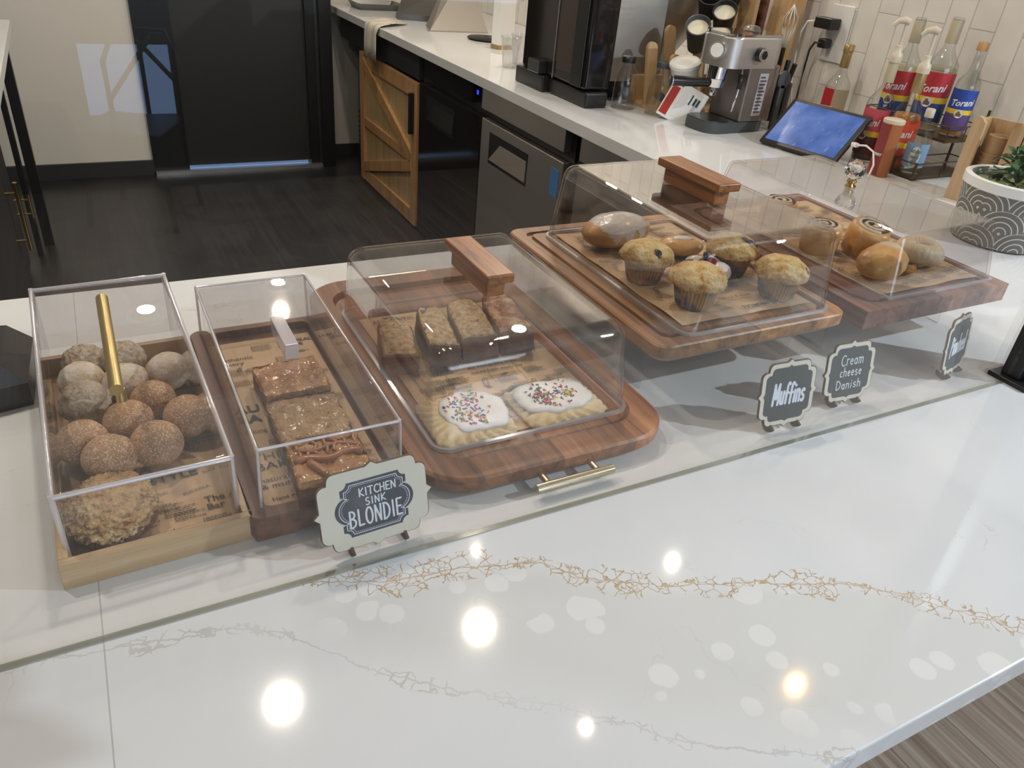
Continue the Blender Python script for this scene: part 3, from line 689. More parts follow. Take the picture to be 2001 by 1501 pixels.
# boards 4, 5 on a clear riser -------------------------------------------------
for nm, x0_, x1_, lab in (('display_riser', .64, .93, 'clear acrylic riser lifting the muffin board off the counter'), ('display_riser', 1.01, 1.31, 'clear acrylic riser lifting the pinwheel board off the counter')):
    r_ = thing(nm, lab, 'riser', ((x0_+x1_)/2, .90, 0), group=None); hw = (x1_-x0_)/2
    B().box(-hw, hw, -.17, .17, .071, .0748, bev=.0008).obj('riser_top', M['acrthick'], r_)
    for s_ in (-1, 1): B().box(s_*hw-.002 if s_ > 0 else -hw-.002, hw+.002 if s_ > 0 else -hw+.002, -.17, .17, 0, .0708).obj('riser_leg', M['acrthick'], r_)
t4 = thing('serving_board', 'tan wooden board with a juice groove under the muffins, raised on a riser', 'board', (.784, .888, .075))
b = B(); o = rrect(-.177, .177, -.222, .222, .022, 6); g1 = rrect(-.155, .155, -.200, .200, .016, 6); g2 = rrect(-.147, .147, -.192, .192, .012, 6)
b.rings([[(*p, 0) for p in ins(o, .012)], [(*p, .012) for p in o], [(*p, .028) for p in o], [(*p, .030) for p in ins(o, .002)], [(*p, .030) for p in g1], [(*p, .0255) for p in ins(g1, .0015)], [(*p, .0255) for p in g2], [(*p, .030) for p in ins(g2, .001)]])
b.obj('board', M['acacia2'], t4)
t5 = thing('serving_board', 'square cornered reddish wooden board under the pinwheel rolls, rightmost of the boards', 'board', (1.168, .888, .075))
b = B(); o = rrect(-.176, .176, -.230, .26, .002, 2); g1 = rrect(-.155, .150, -.21, .235, .03, 2); g2 = rrect(-.147, .142, -.202, .227, .03, 2)
b.rings([[(*p, 0) for p in o], [(*p, .030) for p in o], [(*p, .030) for p in g1], [(*p, .0255) for p in ins(g1, .0015)], [(*p, .0255) for p in g2], [(*p, .030) for p in ins(g2, .001)]])
b.obj('board', M['acaciaX'], t5)

# ---------------------------------------------------------------- paper liners with print
def liner(label, loc, w, l, words, rz=0, curl=.0012, seed=1, parentz=0):
    p = thing('paper_liner', label, 'paper liner', loc, rz)
    b = B(); nx, ny = 14, 24; rng = random.Random(seed); vs = {}
    for i in range(nx+1):
        for j in range(ny+1):
            x = -w/2 + w*i/nx; y = -l/2 + l*j/ny
            z = curl*(noise.noise(Vector((x*18, y*18, seed))) + .6)
            vs[i, j] = b.bm.verts.new((x, y, max(z, .0001)))
    for i in range(nx):
        for j in range(ny): b.bm.faces.new((vs[i, j], vs[i+1, j], vs[i+1, j+1], vs[i, j+1]))
    b.obj('sheet', M['kraft'], p, smooth=True)
    zt = curl*1.6 + .0003
    pb = B()
    for it in words:
        me = text_mesh(z=zt, **it); pb.mesh(me); bpy.data.meshes.remove(me)
    # printed rules and small drawings
    zones = []
    for it in words:
        ls = it['s'].split('\n'); W0 = max(len(q) for q in ls)*it['size']*.62*it.get('sx', 1); H0 = it['size']*(len(ls)*1.0+.1)
        zx = it['x'] - (W0 if abs(it.get('rot', 0)) > 3 else 0)
        zones.append((zx-.030, zx+W0+.004, it['y'] - (H0 - it['size'])-.006, it['y']+it['size']+.016))
    for k in range(int(w*l*2600)):
        x = rng.uniform(-w/2+.01, w/2-.02); y = rng.uniform(-l/2+.01, l/2-.02); s = rng.uniform(.006, .012)
        if any(a < x < b and c < y < d for a, b, c, d in zones): continue
        c = rng.random()
        if c < .45:   # a block of tiny text lines
            for q in range(rng.randint(3, 6)):
                L = rng.uniform(.6, 1)*.03; yy = y - q*.0028
                if yy < -l/2+.004: break
                x2 = x
                while x2 < min(x+L, w/2-.003):
                    d = rng.uniform(.0012, .004); pb.box(x2, x2+d, yy, yy+.0011, zt, zt+.00004); x2 += d+.0009
        elif c < .7:  # leaf / fish shaped doodle
            a = rng.uniform(0, PI); pts = []
            for q in range(14):
                t = 2*PI*q/14; pts.append((s*math.cos(t), s*.38*math.sin(t)))
            for u in (1, .55):
                for q in range(14):
                    p0 = Vector((*pts[q], 0))*u; p1 = Vector((*pts[(q+1) % 14], 0))*u
                    R_ = Matrix.Rotation(a, 3, 'Z'); p0 = R_ @ p0; p1 = R_ @ p1
                    if max(abs(x+p0.x), abs(x+p1.x)) > w/2-.002 or max(abs(y+p0.y), abs(y+p1.y)) > l/2-.002: continue
                    dv = (p1-p0).normalized().cross(Vector((0, 0, 1)))*.0004
                    pb.bm.faces.new([pb.bm.verts.new((x+v.x, y+v.y, zt)) for v in (p0-dv, p0+dv, p1+dv, p1-dv)])
        else:         # rule
            L = rng.uniform(.02, .05); 
            if rng.random() < .6: pb.box(x, min(x+L, w/2-.002), y, y+.0006, zt, zt+.00004)
            else: pb.box(x, x+.0006, y, min(y+L, l/2-.002), zt, zt+.00004)
    pb.obj('print', M['ink'], p)
    return p
W_ = lambda s, size, x, y, **k: dict(s=s, size=size, x=x, y=y, **k)
liner('kraft paper printed with vegetables and words lining the donut tray', (-.012, .822, .0062), .150, .375,
      [W_('STYLE', .019, .0, -.085, rot=.05, off=.0003), W_('The\nBar', .013, .048, -.135, off=.0002), W_('GARLIC', .006, -.005, -.105), W_('RUCCOLA', .006, .03, -.115, rot=.2), W_('Hand made', .012, -.035, -.178, rot=.12),
       W_('SLICE', .006, .055, -.085, rot=.2), W_('100% BA', .020, -.068, -.062, off=.0005), W_('BAKERY', .02, -.02, .06, off=.0004), W_('HOMEMADE', .012, -.06, .15)], rz=RZ1, seed=4, curl=.0008)
liner('kraft paper with bakery print under the stacked blondies', (.163, .815, .0212), .138, .375,
      [W_('THE\nBAK', .018, -.066, -.095, off=-.0001, sx=1.1), W_('natural\n& made', .0115, -.066, -.135), W_('Hand made', .008, -.06, -.168), W_('AU\nBA', .022, -.066, .005, off=.0006), W_('Authentic\nBakery', .012, -.066, .135), W_('100%\nNATURAL\nRECIPE', .011, .02, .175, off=.0003),
       W_('Handmade', .009, .02, -.06), W_('Baking', .01, -.064, -.04)], seed=7, curl=.0008)
liner('kraft paper with bakery print under the loaf slices and tarts', (.430, .845, .0208), .232, .345,
      [W_('Hand made', .013, .01, -.160, rot=PI*0, sx=1), W_('HOMEMADE', .017, .095, -.145, rot=PI, off=.0003), W_('DE', .016, -.08, -.13, rot=PI), W_('Bakery', .011, .06, -.155, rot=PI),
       W_('AUTHENTIC BAKERY', .012, -.1, .15), W_('the best quality bread', .009, -.02, -.02), W_('baked fresh every day', .009, -.02, -.034)], seed=12, curl=.0015)
liner('crumpled kraft paper with print under the muffins and danishes', (.800, .885, .1052), .245, .35,
      [W_('HOMEMADE', .013, .0, -.165, off=.0003), W_('Bakery', .014, -.1, -.1, rot=1.2), W_('Natural & made', .01, -.02, -.13), W_('BREAD', .015, -.1, .1, rot=1.3)], seed=21, curl=.003)
liner('pale paper sheet under the pinwheel rolls', (1.185, .895, .1052), .25, .40, [W_('HOMEMADE', .013, -.08, -.17)], seed=33, curl=.004)

# ---------------------------------------------------------------- covers
c1 = thing('display_cover', 'tall clear acrylic box with a gold bar handle over the donuts', 'display cover', (-.010, .645, .0075), RZ1)
c1.rotation_euler = (math.radians(3.2), 0, RZ1)
hw = .0775; L_ = .405; hh = .088
sh = cover_shell(-hw, hw, 0, L_, hh, 0, 0, .0035, .003, n=3).obj('cover_shell', M['acrthick'], c1, wn=True, sharp=40)
for e in edges_bars(-hw, hw, 0, L_, hh, .0055): e.obj('edge', M['acredge'], sh, smooth=True, sharp=50)
hd = B().cyl((-.008, .118, hh+.020), (-.002, .318, hh+.020), .0068, n=24).obj('handle', M['brass'], c1, smooth=True, sharp=40)
for y in (.128, .308): B().cyl((-.005, y, hh), (-.005, y, hh+.0145), .0055, .0045, n=16).obj('handle_post', M['brass'], hd, smooth=True, sharp=40)
c2 = thing('display_cover', 'clear square edged acrylic box with a clear block handle over the blondies', 'display cover', (.164, .632, .0225))
hw = .0755; L_ = .392; hh = .082
sh = cover_shell(-hw, hw, 0, L_, hh, .002, 0, .001, .0028, n=2).obj('cover_shell', M['acrthick'], c2, wn=True, sharp=40)
for e in edges_bars(-hw, hw, 0, L_, hh, .0036, .002, 0): e.obj('edge', M['acredge'], sh, smooth=True, sharp=50)
B().box(-.008, .008, .160, .235, hh+.0002, hh+.020, bev=.001).obj('handle', M['acredge'], c2)
def round_cover(label, x0, x1, y0, y1, z0, z1, tx, ty, r, t=.003):
    cx, cy = (x0+x1)/2, (y0+y1)/2; hx, hy = (x1-x0)/2, (y1-y0)/2; h = z1-z0
    c = thing('display_cover', label, 'display cover', (cx, cy, z0))
    s = cover_shell(-hx, hx, -hy, hy, h, tx, ty, r, t, n=8, lip=.002).obj('cover_shell', M['acr'], c, wn=True, sharp=35)
    cover_rim(-hx-.002, hx+.002, -hy-.002, hy+.002, r).obj('rim', M['acrrim'], s, smooth=True, sharp=40)
    return c, h
c3, h3 = round_cover('clear rounded cover with a wooden bar handle over the loaf slices and tarts', .292, .562, .651, 1.038, .0302, .147, .003, .022, .020)
wooden_handle(c3, .0, .006, h3, .137, .040)
c4, h4 = round_cover('clear rounded cover with a wooden bar handle over the muffins', .660, .938, .682, 1.073, .1052, .232, .012, .011, .020)
wooden_handle(c4, .0, .0, h4, .145, .043)
c5, h5 = round_cover('clear cover with a faceted crystal knob over the pinwheel rolls', 1.064, 1.323, .679, 1.125, .1052, .204, .011, .022, .008)
kb = B().lathe([(.0, 0), (.009, 0), (.010, .002), (.006, .005), (.0085, .009), (.009, .011), (.006, .013), (0, .013)], 24).obj('knob_base', M['gold'], c5, smooth=True, loc=(0, .01, h5))
bm_ = B(); bmesh.ops.create_icosphere(bm_.bm, subdivisions=2, radius=.0185)
cry = NT('cut_crystal'); gl = cry.n('BsdfGlass', {0: (1, 1, 1), 1: 0.0, 2: 1.5}); cry.t.links.new(gl.outputs[0], cry.out.inputs[0])
bm_.obj('crystal_knob', cry.m, c5, loc=(0, .01, h5 + .030))
# ---------------------------------------------------------------- pastries
def pastry(name, label, cat, loc, b, mat, rz=0, group=None, smooth=True, part='body'):
    t = thing(name, label, cat, loc, rz, group); b.obj(part, mat, t, smooth=smooth); return t
# donuts : (x, y, kind, r)
dn = [(-.057, .985, 'crumb', .025, 'crumb coated donut ball in the far left corner of the tray'), (-.012, .975, 'crumb', .026, 'crumb coated donut ball at the middle of the farthest row, browned on one side'),
      (.036, .930, 'powder', .026, 'powdered donut ball at the right of the back rows'), (-.062, .938, 'powder', .026, 'pale powdered donut ball, second from the back on the left'),
      (-.014, .918, 'powder', .026, 'pale powdered donut ball directly under the near end of the gold handle'), (-.060, .885, 'crumb', .027, 'crumb coated donut ball third from the back along the left wall'),
      (.012, .868, 'cinn', .025, 'cinnamon sugar donut ball just right of the gold handle tip'), (.044, .818, 'cinn', .0265, 'cinnamon sugar donut ball against the right wall of the box'),
      (-.018, .828, 'cinn', .0265, 'cinnamon sugar donut ball in the middle of the cluster'), (-.066, .803, 'cinn', .0265, 'cinnamon sugar donut ball near the left wall, with a pale underside'),
      (.006, .774, 'cinn', .027, 'large cinnamon sugar donut ball at the front right of the cluster'), (-.042, .764, 'cinn', .027, 'cinnamon sugar donut ball nearest the crumble pastry, with a white dusted spot')]
for i, (x, y, k, r, lab) in enumerate(dn):
    am = {'crumb': .10, 'powder': .05, 'cinn': .022}[k]; b = B()
    b.sphere((0, 0, r*.93), r, 5 if k == 'crumb' else 4, (1.03, 1.0, .95), am, 6.0 if k == 'crumb' else 2.2, seed=i+1, flat=-r*.0+-r*.72/r*r*1.0)
    pastry('donut_ball', lab, 'donut', (x, y, .0105), b, M[k], group='donut balls in the left box')
b = B(); b.sphere((0, 0, .013), .045, 6, (.96, 1.22, .36), .055, 2.0, seed=5, flat=-.012)
cp = thing('crumble_pastry', 'round blueberry crumble pastry with streusel top at the front of the left box', 'pastry', (-.047, .690, .0105), 0)
b.obj('crust', M['berryside'], cp, smooth=True)
b = B(); b.sphere((0, 0, .018), .0435, 6, (.96, 1.22, .36), .12, 8.0, seed=8, flat=-.002); b.obj('streusel_top', M['streusel'], cp, smooth=True)
# blondies
def slab(w, l, h, seed, amp=.0025, freq=60, rough_top=True):
    b = B(); bmesh.ops.create_cube(b.bm, size=1)
    bmesh.ops.subdivide_edges(b.bm, edges=b.bm.edges, cuts=15, use_grid_fill=True)
    for v in b.bm.verts:
        p = Vector((v.co.x*w, v.co.y*l, (v.co.z+.5)*h)); e = max(abs(v.co.x), abs(v.co.y))
        k = noise.fractal(p*freq + Vector((seed*3, 0, 0)), .8, 2, 4)
        if v.co.z > .45: p.z += amp*k - .002*max(0, (e-.42)/.08)**2
        if e > .49: p.x += amp*.5*k*(1 if v.co.x > 0 else -1)*(abs(v.co.x) > .49); p.y += amp*.5*k*(1 if v.co.y > 0 else -1)*(abs(v.co.y) > .49)
        v.co = p
    return b
def bar(label, loc, rz, w, l, h, topm, sidem, seed, drizzle=False, tilt=0):
    t = thing('blondie', label, 'blondie', loc, rz, 'blondie squares in the second box')
    slab(w, l, h*.86, seed, .0012).obj('cake', sidem, t, smooth=True, sharp=50)
    b = slab(w*1.01, l*1.01, h*.30, seed+5, .0045, 75); b.xf(T(0, 0, h*.80)); b.obj('topping', topm, t, smooth=True, sharp=60)
    if drizzle:
        b = B(); rng = random.Random(5)
        for k in range(7):
            x = -w*.40 + w*.80*k/6
            pts = [(x + rng.uniform(-.003, .003) + .002*math.sin(j*1.7+k), l*.02 + l*.44*j/5, h*1.105+.0005) for j in range(6)]
            b.tube(pts, .0021, 6)
        for k in range(3):
            y = l*(-.02 + .2*k)
            b.tube([(-w*.44 + w*.88*j/7, y + .004*math.sin(j*1.3+k*2), h*1.105+.001) for j in range(8)], .0023, 6)
        b.tube([(-w*.46 + w*.92*j/9, -l*.05 + .004*math.sin(j*1.1), h*1.10) for j in range(10)], .0045, 6)
        b.tube([(-w*.28 + w*.03*j, -l*.10 - l*.36*j/5, h*1.09) for j in range(6)], .005, 6)
        b.obj('caramel_drizzle', M['caramel'], t, smooth=True)
    t.rotation_euler = (tilt, 0, rz)
    return t
bar('glossy golden blondie square, farthest of the three in the box', (.170, .838, .0235), math.radians(2), .078, .074, .028, M['blondie1'], M['blondieside'], 2)
bar('nut studded blondie square, middle of the three in the box', (.168, .745, .0235), math.radians(-1), .080, .082, .028, M['blondie2'], M['blondieside'], 9)
bar('blondie square with caramel drizzle, nearest the front of the box', (.167, .658, .0235), math.radians(-2), .078, .072, .032, M['blondie1'], M['blondieside'], 14, True)
# loaf slices (lying at a slant)
def slice_(label, loc, rz, w, l, h, seed, crumb, tilt=0, roll=0):
    t = thing('loaf_slice', label, 'cake slice', loc, rz, 'loaf cake slices under the third cover')
    b = slab(w, l, h, seed, .002, 50)
    def dome(b):
        for v in b.bm.verts:
            u = max(0, (v.co.y/l - .1)/.4); v.co.x *= 1 - .42*u*u
            v.co.z -= .10*h*u*u*(v.co.z > .3*h)
    dome(b); b.obj('crust', M['loafcrust'], t, smooth=True, sharp=60)
    b = slab(w*.90, l*.93, h*.16, seed+3, .0022, 110); dome(b); b.xf(T(0, 0, h*.90))
    for v in b.bm.verts: v.co.z -= .10*h*max(0, (v.co.y/l-.1)/.4)**2
    b.obj('crumb', crumb, t, smooth=True, sharp=50)
    t.rotation_euler = (tilt, roll, rz); return t
slice_('loaf slice lying apart at the left of the cover', (.330, .896, .0255), math.radians(-14), .050, .112, .030, 3, M['loafcrumb'], math.radians(2))
slice_('pale loaf slice with a dark chip at its near end, second from the left', (.390, .903, .0255), math.radians(-11), .046, .130, .033, 7, M['loafcrumb'], 0, math.radians(4))
slice_('dark crusted loaf slice, third from the left beneath the handle', (.447, .900, .0265), math.radians(-10), .052, .130, .038, 11, M['loafcrumb'], 0, math.radians(-7))
slice_('berry swirled loaf slice, rightmost of the four', (.508, .905, .0265), math.radians(-10), .052, .130, .036, 15, M['jamcrumb'], 0, math.radians(-8))
# iced toaster tarts
SPR = [plain('sprinkle_%s' % n, c, .4) for n, c in (('pink', (.75, .08, .22)), ('blue', (.03, .10, .42)), ('yellow', (.80, .60, .03)), ('green', (.04, .30, .12)), ('orange', (.85, .22, .03)), ('purple', (.16, .05, .28)))]
def tart(label, loc, rz, w, l, ice, seed, spr_c):
    t = thing('iced_tart', label, 'pastry', loc, rz, 'sprinkled iced tarts')
    rng = random.Random(seed); b = B(); n = 72; out = []
    def sq(a, hw, hl, p=9.0):
        c, s = math.cos(a), math.sin(a); k = (abs(c)**p + abs(s)**p)**(-1/p); return hw*c*k, hl*s*k
    def ring(f, z, rip):
        r = []
        for i in range(n*2):
            a = 2*PI*i/(n*2); x, y = sq(a, w/2*f, l/2*f); r.append((x, y, z + (rip*1.6 if i % 6 < 3 else 0)))
        return r
    b.rings([ring(.98, 0, 0), ring(1.0, .002, .0015), ring(.97, .004, .002), ring(.80, .0045, .0022), ring(.74, .008, 0), ring(.5, .011, 0), ring(.2, .012, 0)])
    b.obj('crust', M['pie'], t, smooth=True)
    b = B(); rs = []
    offs = [noise.noise(Vector((math.cos(2*PI*i/64)*2, math.sin(2*PI*i/64)*2, seed*1.3))) for i in range(64)]
    for f, z in ((1.0, .0085), (1.03, .0105), (.97, .0128), (.85, .0140), (.55, .0148), (.2, .0150)):
        rs.append([(ice[0]+sq(2*PI*i/64, ice[2]/2*f*(1+.22*offs[i]), ice[3]/2*f*(1+.22*offs[i]), 2.4)[0], ice[1]+sq(2*PI*i/64, ice[2]/2*f*(1+.22*offs[i]), ice[3]/2*f*(1+.22*offs[i]), 2.4)[1], z) for i in range(64)])
    b.rings(rs); b.obj('icing', M['icing'], t, smooth=True)
    for ci, m in enumerate(SPR):
        b = B()
        for k in range(26):
            cx, cy, sg = rng.choice(spr_c); x = rng.gauss(cx, sg*.6); y = rng.gauss(cy, sg)
            if ((x-ice[0])/(ice[2]/2))**2 + ((y-ice[1])/(ice[3]/2))**2 > .78: continue
            a = rng.uniform(0, PI); L = .0020; d = Vector((math.cos(a)*L, math.sin(a)*L, 0)); p = Vector((x, y, .0153))
            b.cyl(p-d, p+d, .00085, n=6)
        o = b.obj('sprinkles', m, t, smooth=True); o['kind'] = 'stuff'
    return t
tart('iced tart with thickly scattered rainbow sprinkles, left of the two', (.355, .712, .0225), math.radians(-1), .108, .100, (.012, .006, .086, .086), 3, [(.0, .0, .022), (.01, .015, .02), (-.005, -.01, .02)])
tart('iced tart with sprinkles gathered at its left side, right of the two', (.482, .707, .0225), math.radians(1), .118, .088, (.0, .006, .106, .070), 6, [(-.015, .0, .013), (-.02, .008, .012), (.015, .002, .012)])
# muffins
def muffin(label, loc, rz, s, seed, berries, tilt=(0, 0)):
    t = thing('blueberry_muffin', label, 'muffin', loc, rz, 'blueberry muffins under the fourth cover')
    b = B(); b.lathe([(0, 0), (.022*s, 0), (.024*s, .004*s), (.031*s, .034*s), (.0, .036*s)], 72, f=lambda a, z: 1 + .025*(1 if int(a*72/(2*PI)+.01) % 2 else -1)*(z > .001))
    b.obj('paper_cup', M['mufcup'], t)
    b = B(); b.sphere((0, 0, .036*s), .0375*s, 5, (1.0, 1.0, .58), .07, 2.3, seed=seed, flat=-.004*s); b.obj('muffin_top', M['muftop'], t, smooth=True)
    for k, (a, f) in enumerate(berries):
        x, y = .035*s*f*math.cos(a), .035*s*f*math.sin(a); z = .036*s + .0375*s*.58*math.sqrt(max(0, 1-f**2))
        b = B(); b.sphere((0, 0, 0), .0062*s, 3, (1.3, .8, .35), .25, 2.5, seed=k+seed)
        n_ = Vector((x, y, (z-.036*s)*2.9)).normalized(); q = n_.to_track_quat('Z', 'X'); b.xf(T(x, y, z) @ q.to_matrix().to_4x4())
        b.obj('blueberry', M['berry'], t, smooth=True)
    t.rotation_euler = (tilt[0], tilt[1], rz); return t
muffin('blueberry muffin at the left of the group with a green tinged crack', (.713, .855, .1085), .3, 1.08, 4, [(4.3, .78), (5.2, .98)])
muffin('pale topped blueberry muffin nearest the front edge of the board', (.733, .758, .1085), 1.3, 1.10, 9, [(.3, .7)])
muffin('golden muffin with a split blueberry at the back right of the group', (.868, .838, .1085), 2.2, 1.10, 13, [(2.8, .5), (3.2, .75), (3.6, .95)])
muffin('muffin with a pale sugared crown in the front right corner', (.883, .745, .1085), .9, 1.08, 17, [(4.4, .95)])
gp = thing('glazed_pastry', 'long golden pastry with dripping white sugar glaze at the far left of the muffin board', 'pastry', (.752, .992, .1085), math.radians(4))
b = B(); b.sphere((0, 0, .025), .060, 5, (1.12, .62, .46), .03, 1.8, seed=2, flat=-.024); b.obj('bun', M['bun'], gp, smooth=True)
b = B(); b.sphere((0, 0, .0262), .0605, 6, (1.04, .63, .47), .03, 1.8, seed=2)
for v in list(b.bm.verts):
    a = math.atan2(v.co.y, v.co.x); lim = .018 + .014*math.sin(a*9) + .004*math.sin(a*4)
    if v.co.z < lim or abs(v.co.x) > .056: b.bm.verts.remove(v)
b.obj('glaze', M['glaze'], gp, smooth=True)
cd = thing('cheese_danish', 'small shiny golden cheese danish behind the muffins', 'danish', (.838, .925, .1085), math.radians(-20))
b = B(); b.sphere((0, 0, .014), .034, 4, (1.15, .75, .45), .04, 2, seed=6, flat=-.013); b.obj('bun', M['bun'], cd, smooth=True)
b = B(); b.sphere((.002, 0, .027), .015, 3, (1.2, .7, .3), .05, 3, seed=1); b.obj('cheese_filling', M['glaze'], cd, smooth=True)
bd = thing('berry_danish', 'white glazed danish with purple berry jam between the front muffins', 'danish', (.806, .822, .1085), math.radians(15))
b = B()
for k in range(5):
    a = 2*PI*k/5+.3; b.sphere((.020*math.cos(a), .020*math.sin(a), .018), .019, 3, (1, 1, .85), .04, 2, seed=k)
b.obj('bun', M['glaze'], bd, smooth=True)
b = B(); b.sphere((0, 0, .030), .016, 4, (1.1, .8, .55), .12, 3, seed=3); b.obj('berry_filling', M['jam'], bd, smooth=True)
for p in ((.002, .006, .041), (-.006, .0, .038)): B().sphere(p, .0055, 2).obj('blueberry', M['berry'], bd, smooth=True)
# pinwheels and buns
def spiral_roll(label, loc, rz, r, h, seed, tilt=(0, 0), group='savoury rolls under the crystal knob cover'):
    t = thing('pinwheel_roll', label, 'pinwheel', loc, rz, group)
    b = B(); n = 90; turns = 2.1; pts = []
    prof = [(0, -.0), (r*.94, 0), (r, h*.3), (r*1.0, h*.75), (r*.93, h*.97), (r*.80, h), (0, h*.985)]
    b.lathe(prof, 40, f=lambda a, z: 1 + .05*math.sin(2*a+seed) + .03*math.sin(5*a)); b.obj('dough', M['bun'], t, smooth=True)
    b = B(); sp = []
    for i in range(n+1):
        a = 2*PI*turns*i/n; rr = r*(.14 + .66*i/n); sp.append((rr*math.cos(a), rr*math.sin(a), h+.0005))
    b.tube(sp, [.0030*(.8+.7*abs(noise.noise(Vector((i*.3, seed, 0))))) for i in range(n+1)], 6); b.obj('filling', M['filling'], t, smooth=True)
    b = B(); sp = []
    for i in range(n+1):
        a = 2*PI*turns*i/n + PI; rr = r*(.10 + .62*i/n); sp.append((rr*math.cos(a), rr*math.sin(a), h+.0002))
    b.tube(sp, .0036, 6); b.obj('inner_dough', M['palebun'], t, smooth=True)
    t.rotation_euler = (tilt[0], tilt[1], rz); return t
spiral_roll('pinwheel roll showing its dark olive spiral, centre back of the rightmost box', (1.180, .840, .1095), .6, .037, .052, 1, (math.radians(8), math.radians(-6)))
spiral_roll('pinwheel roll partly hidden at the left wall of the rightmost box', (1.108, .872, .1095), 2.0, .034, .046, 5, (math.radians(-4), 0))
spiral_roll('pinwheel roll farthest back in the rightmost box', (1.13, 1.0, .1095), 1.0, .035, .044, 8)
sb = thing('savoury_bun', 'golden browned pointed bun in the front left corner of the rightmost box', 'bun', (1.122, .752, .1095), math.radians(12), 'savoury buns')
b = B(); b.sphere((0, 0, .023), .044, 5, (1.22, .82, .60), .05, 1.4, seed=12, flat=-.022); b.obj('bun', M['bun'], sb, smooth=True)
b = B(); b.sphere((.018, .006, .0265), .034, 4, (1.1, .8, .72), .06, 2.2, seed=4); b.obj('pale_top', M['palebun'], sb, smooth=True)
b = B(); b.sphere((.052, -.026, .009), .014, 3, (1.3, .6, .5), .2, 4, seed=4); b.obj('cheese_filling', M['cheese'], sb, smooth=True)
s2_ = thing('savoury_bun', 'pale ring shaped bun in the front right of the rightmost box', 'bun', (1.243, .775, .1095), math.radians(-5), 'savoury buns')
b = B()
for k in range(26):
    a = 2*PI*k/26; b.sphere((.030*math.cos(a), .024*math.sin(a), .020 + .004*math.sin(a*2)), .0175, 2, (1, 1, 1.0), .04, 2, seed=1)
b.obj('dough', M['palebun'], s2_, smooth=True)

# ---------------------------------------------------------------- sign boards
def plaque(w, h, notch=.16, pt=.05, n=6):
    """ornate outline: rounded, stepped-in corners and a small point mid-side"""
    r = notch*min(w, h); pts = []
    def half(a, sx, sy):  # corner in the +x,+y sense
        return [(x*sx, y*sy) for x, y in a]
    c = []
    c.append((w/2 + pt*w*.9, 0)); c.append((w/2 + .002*0, h*.055)); c.append((w/2, h/2 - r*1.9))
    for i in range(n+1):
        a = -PI/2*0 + PI/2*i/n; c.append((w/2 - r*.55 + r*.55*math.cos(a), h/2 - r*1.35 + r*.55*math.sin(a)))
    c.append((w/2 - r*.75, h/2 - r*.8))
    for i in range(n+1):
        a = PI/2*i/n; c.append((w/2 - r*1.3 + r*.5*math.cos(a), h/2 - r*.5 + r*.5*math.sin(a)))
    c.append((w*.055, h/2)); 
    q1 = c; q2 = [(0, h/2 + pt*h*.9)] + [(-x, y) for x, y in reversed(c[1:])]
    q3 = [(-x, -y) for x, y in c]; q4 = [(0, -h/2 - pt*h*.9)] + [(x, -y) for x, y in reversed(c[1:])]
    return q1 + q2 + q3 + q4
def offset(pts, k): return [(x*k, y*k) for x, y in pts]
def scallop(w, h):
    """board of the large sign: stepped corners, round bulges at both ends"""
    hw, hh = w*.62, h*.5; c = [(hw, 0)]
    for i in range(1, 8):
        t = math.radians(72*i/7); c.append((hw*(.66 + .34*math.cos(t)), hh*.50*math.sin(t)))
    c += [(hw*.76, hh*.50), (hw*.83, hh*.52), (hw*.83, hh*.78)]
    for i in range(6):
        t = math.radians(90*i/5); c.append((hw*(.83 - .17*math.sin(t)), hh*(1.0 - .22*math.cos(t))))
    q = [(x, y) for x, y in c]
    return q + [(-x, y) for x, y in reversed(q[1:])] + [(-x, -y) for x, y in q] + [(x, -y) for x, y in reversed(q[1:])]
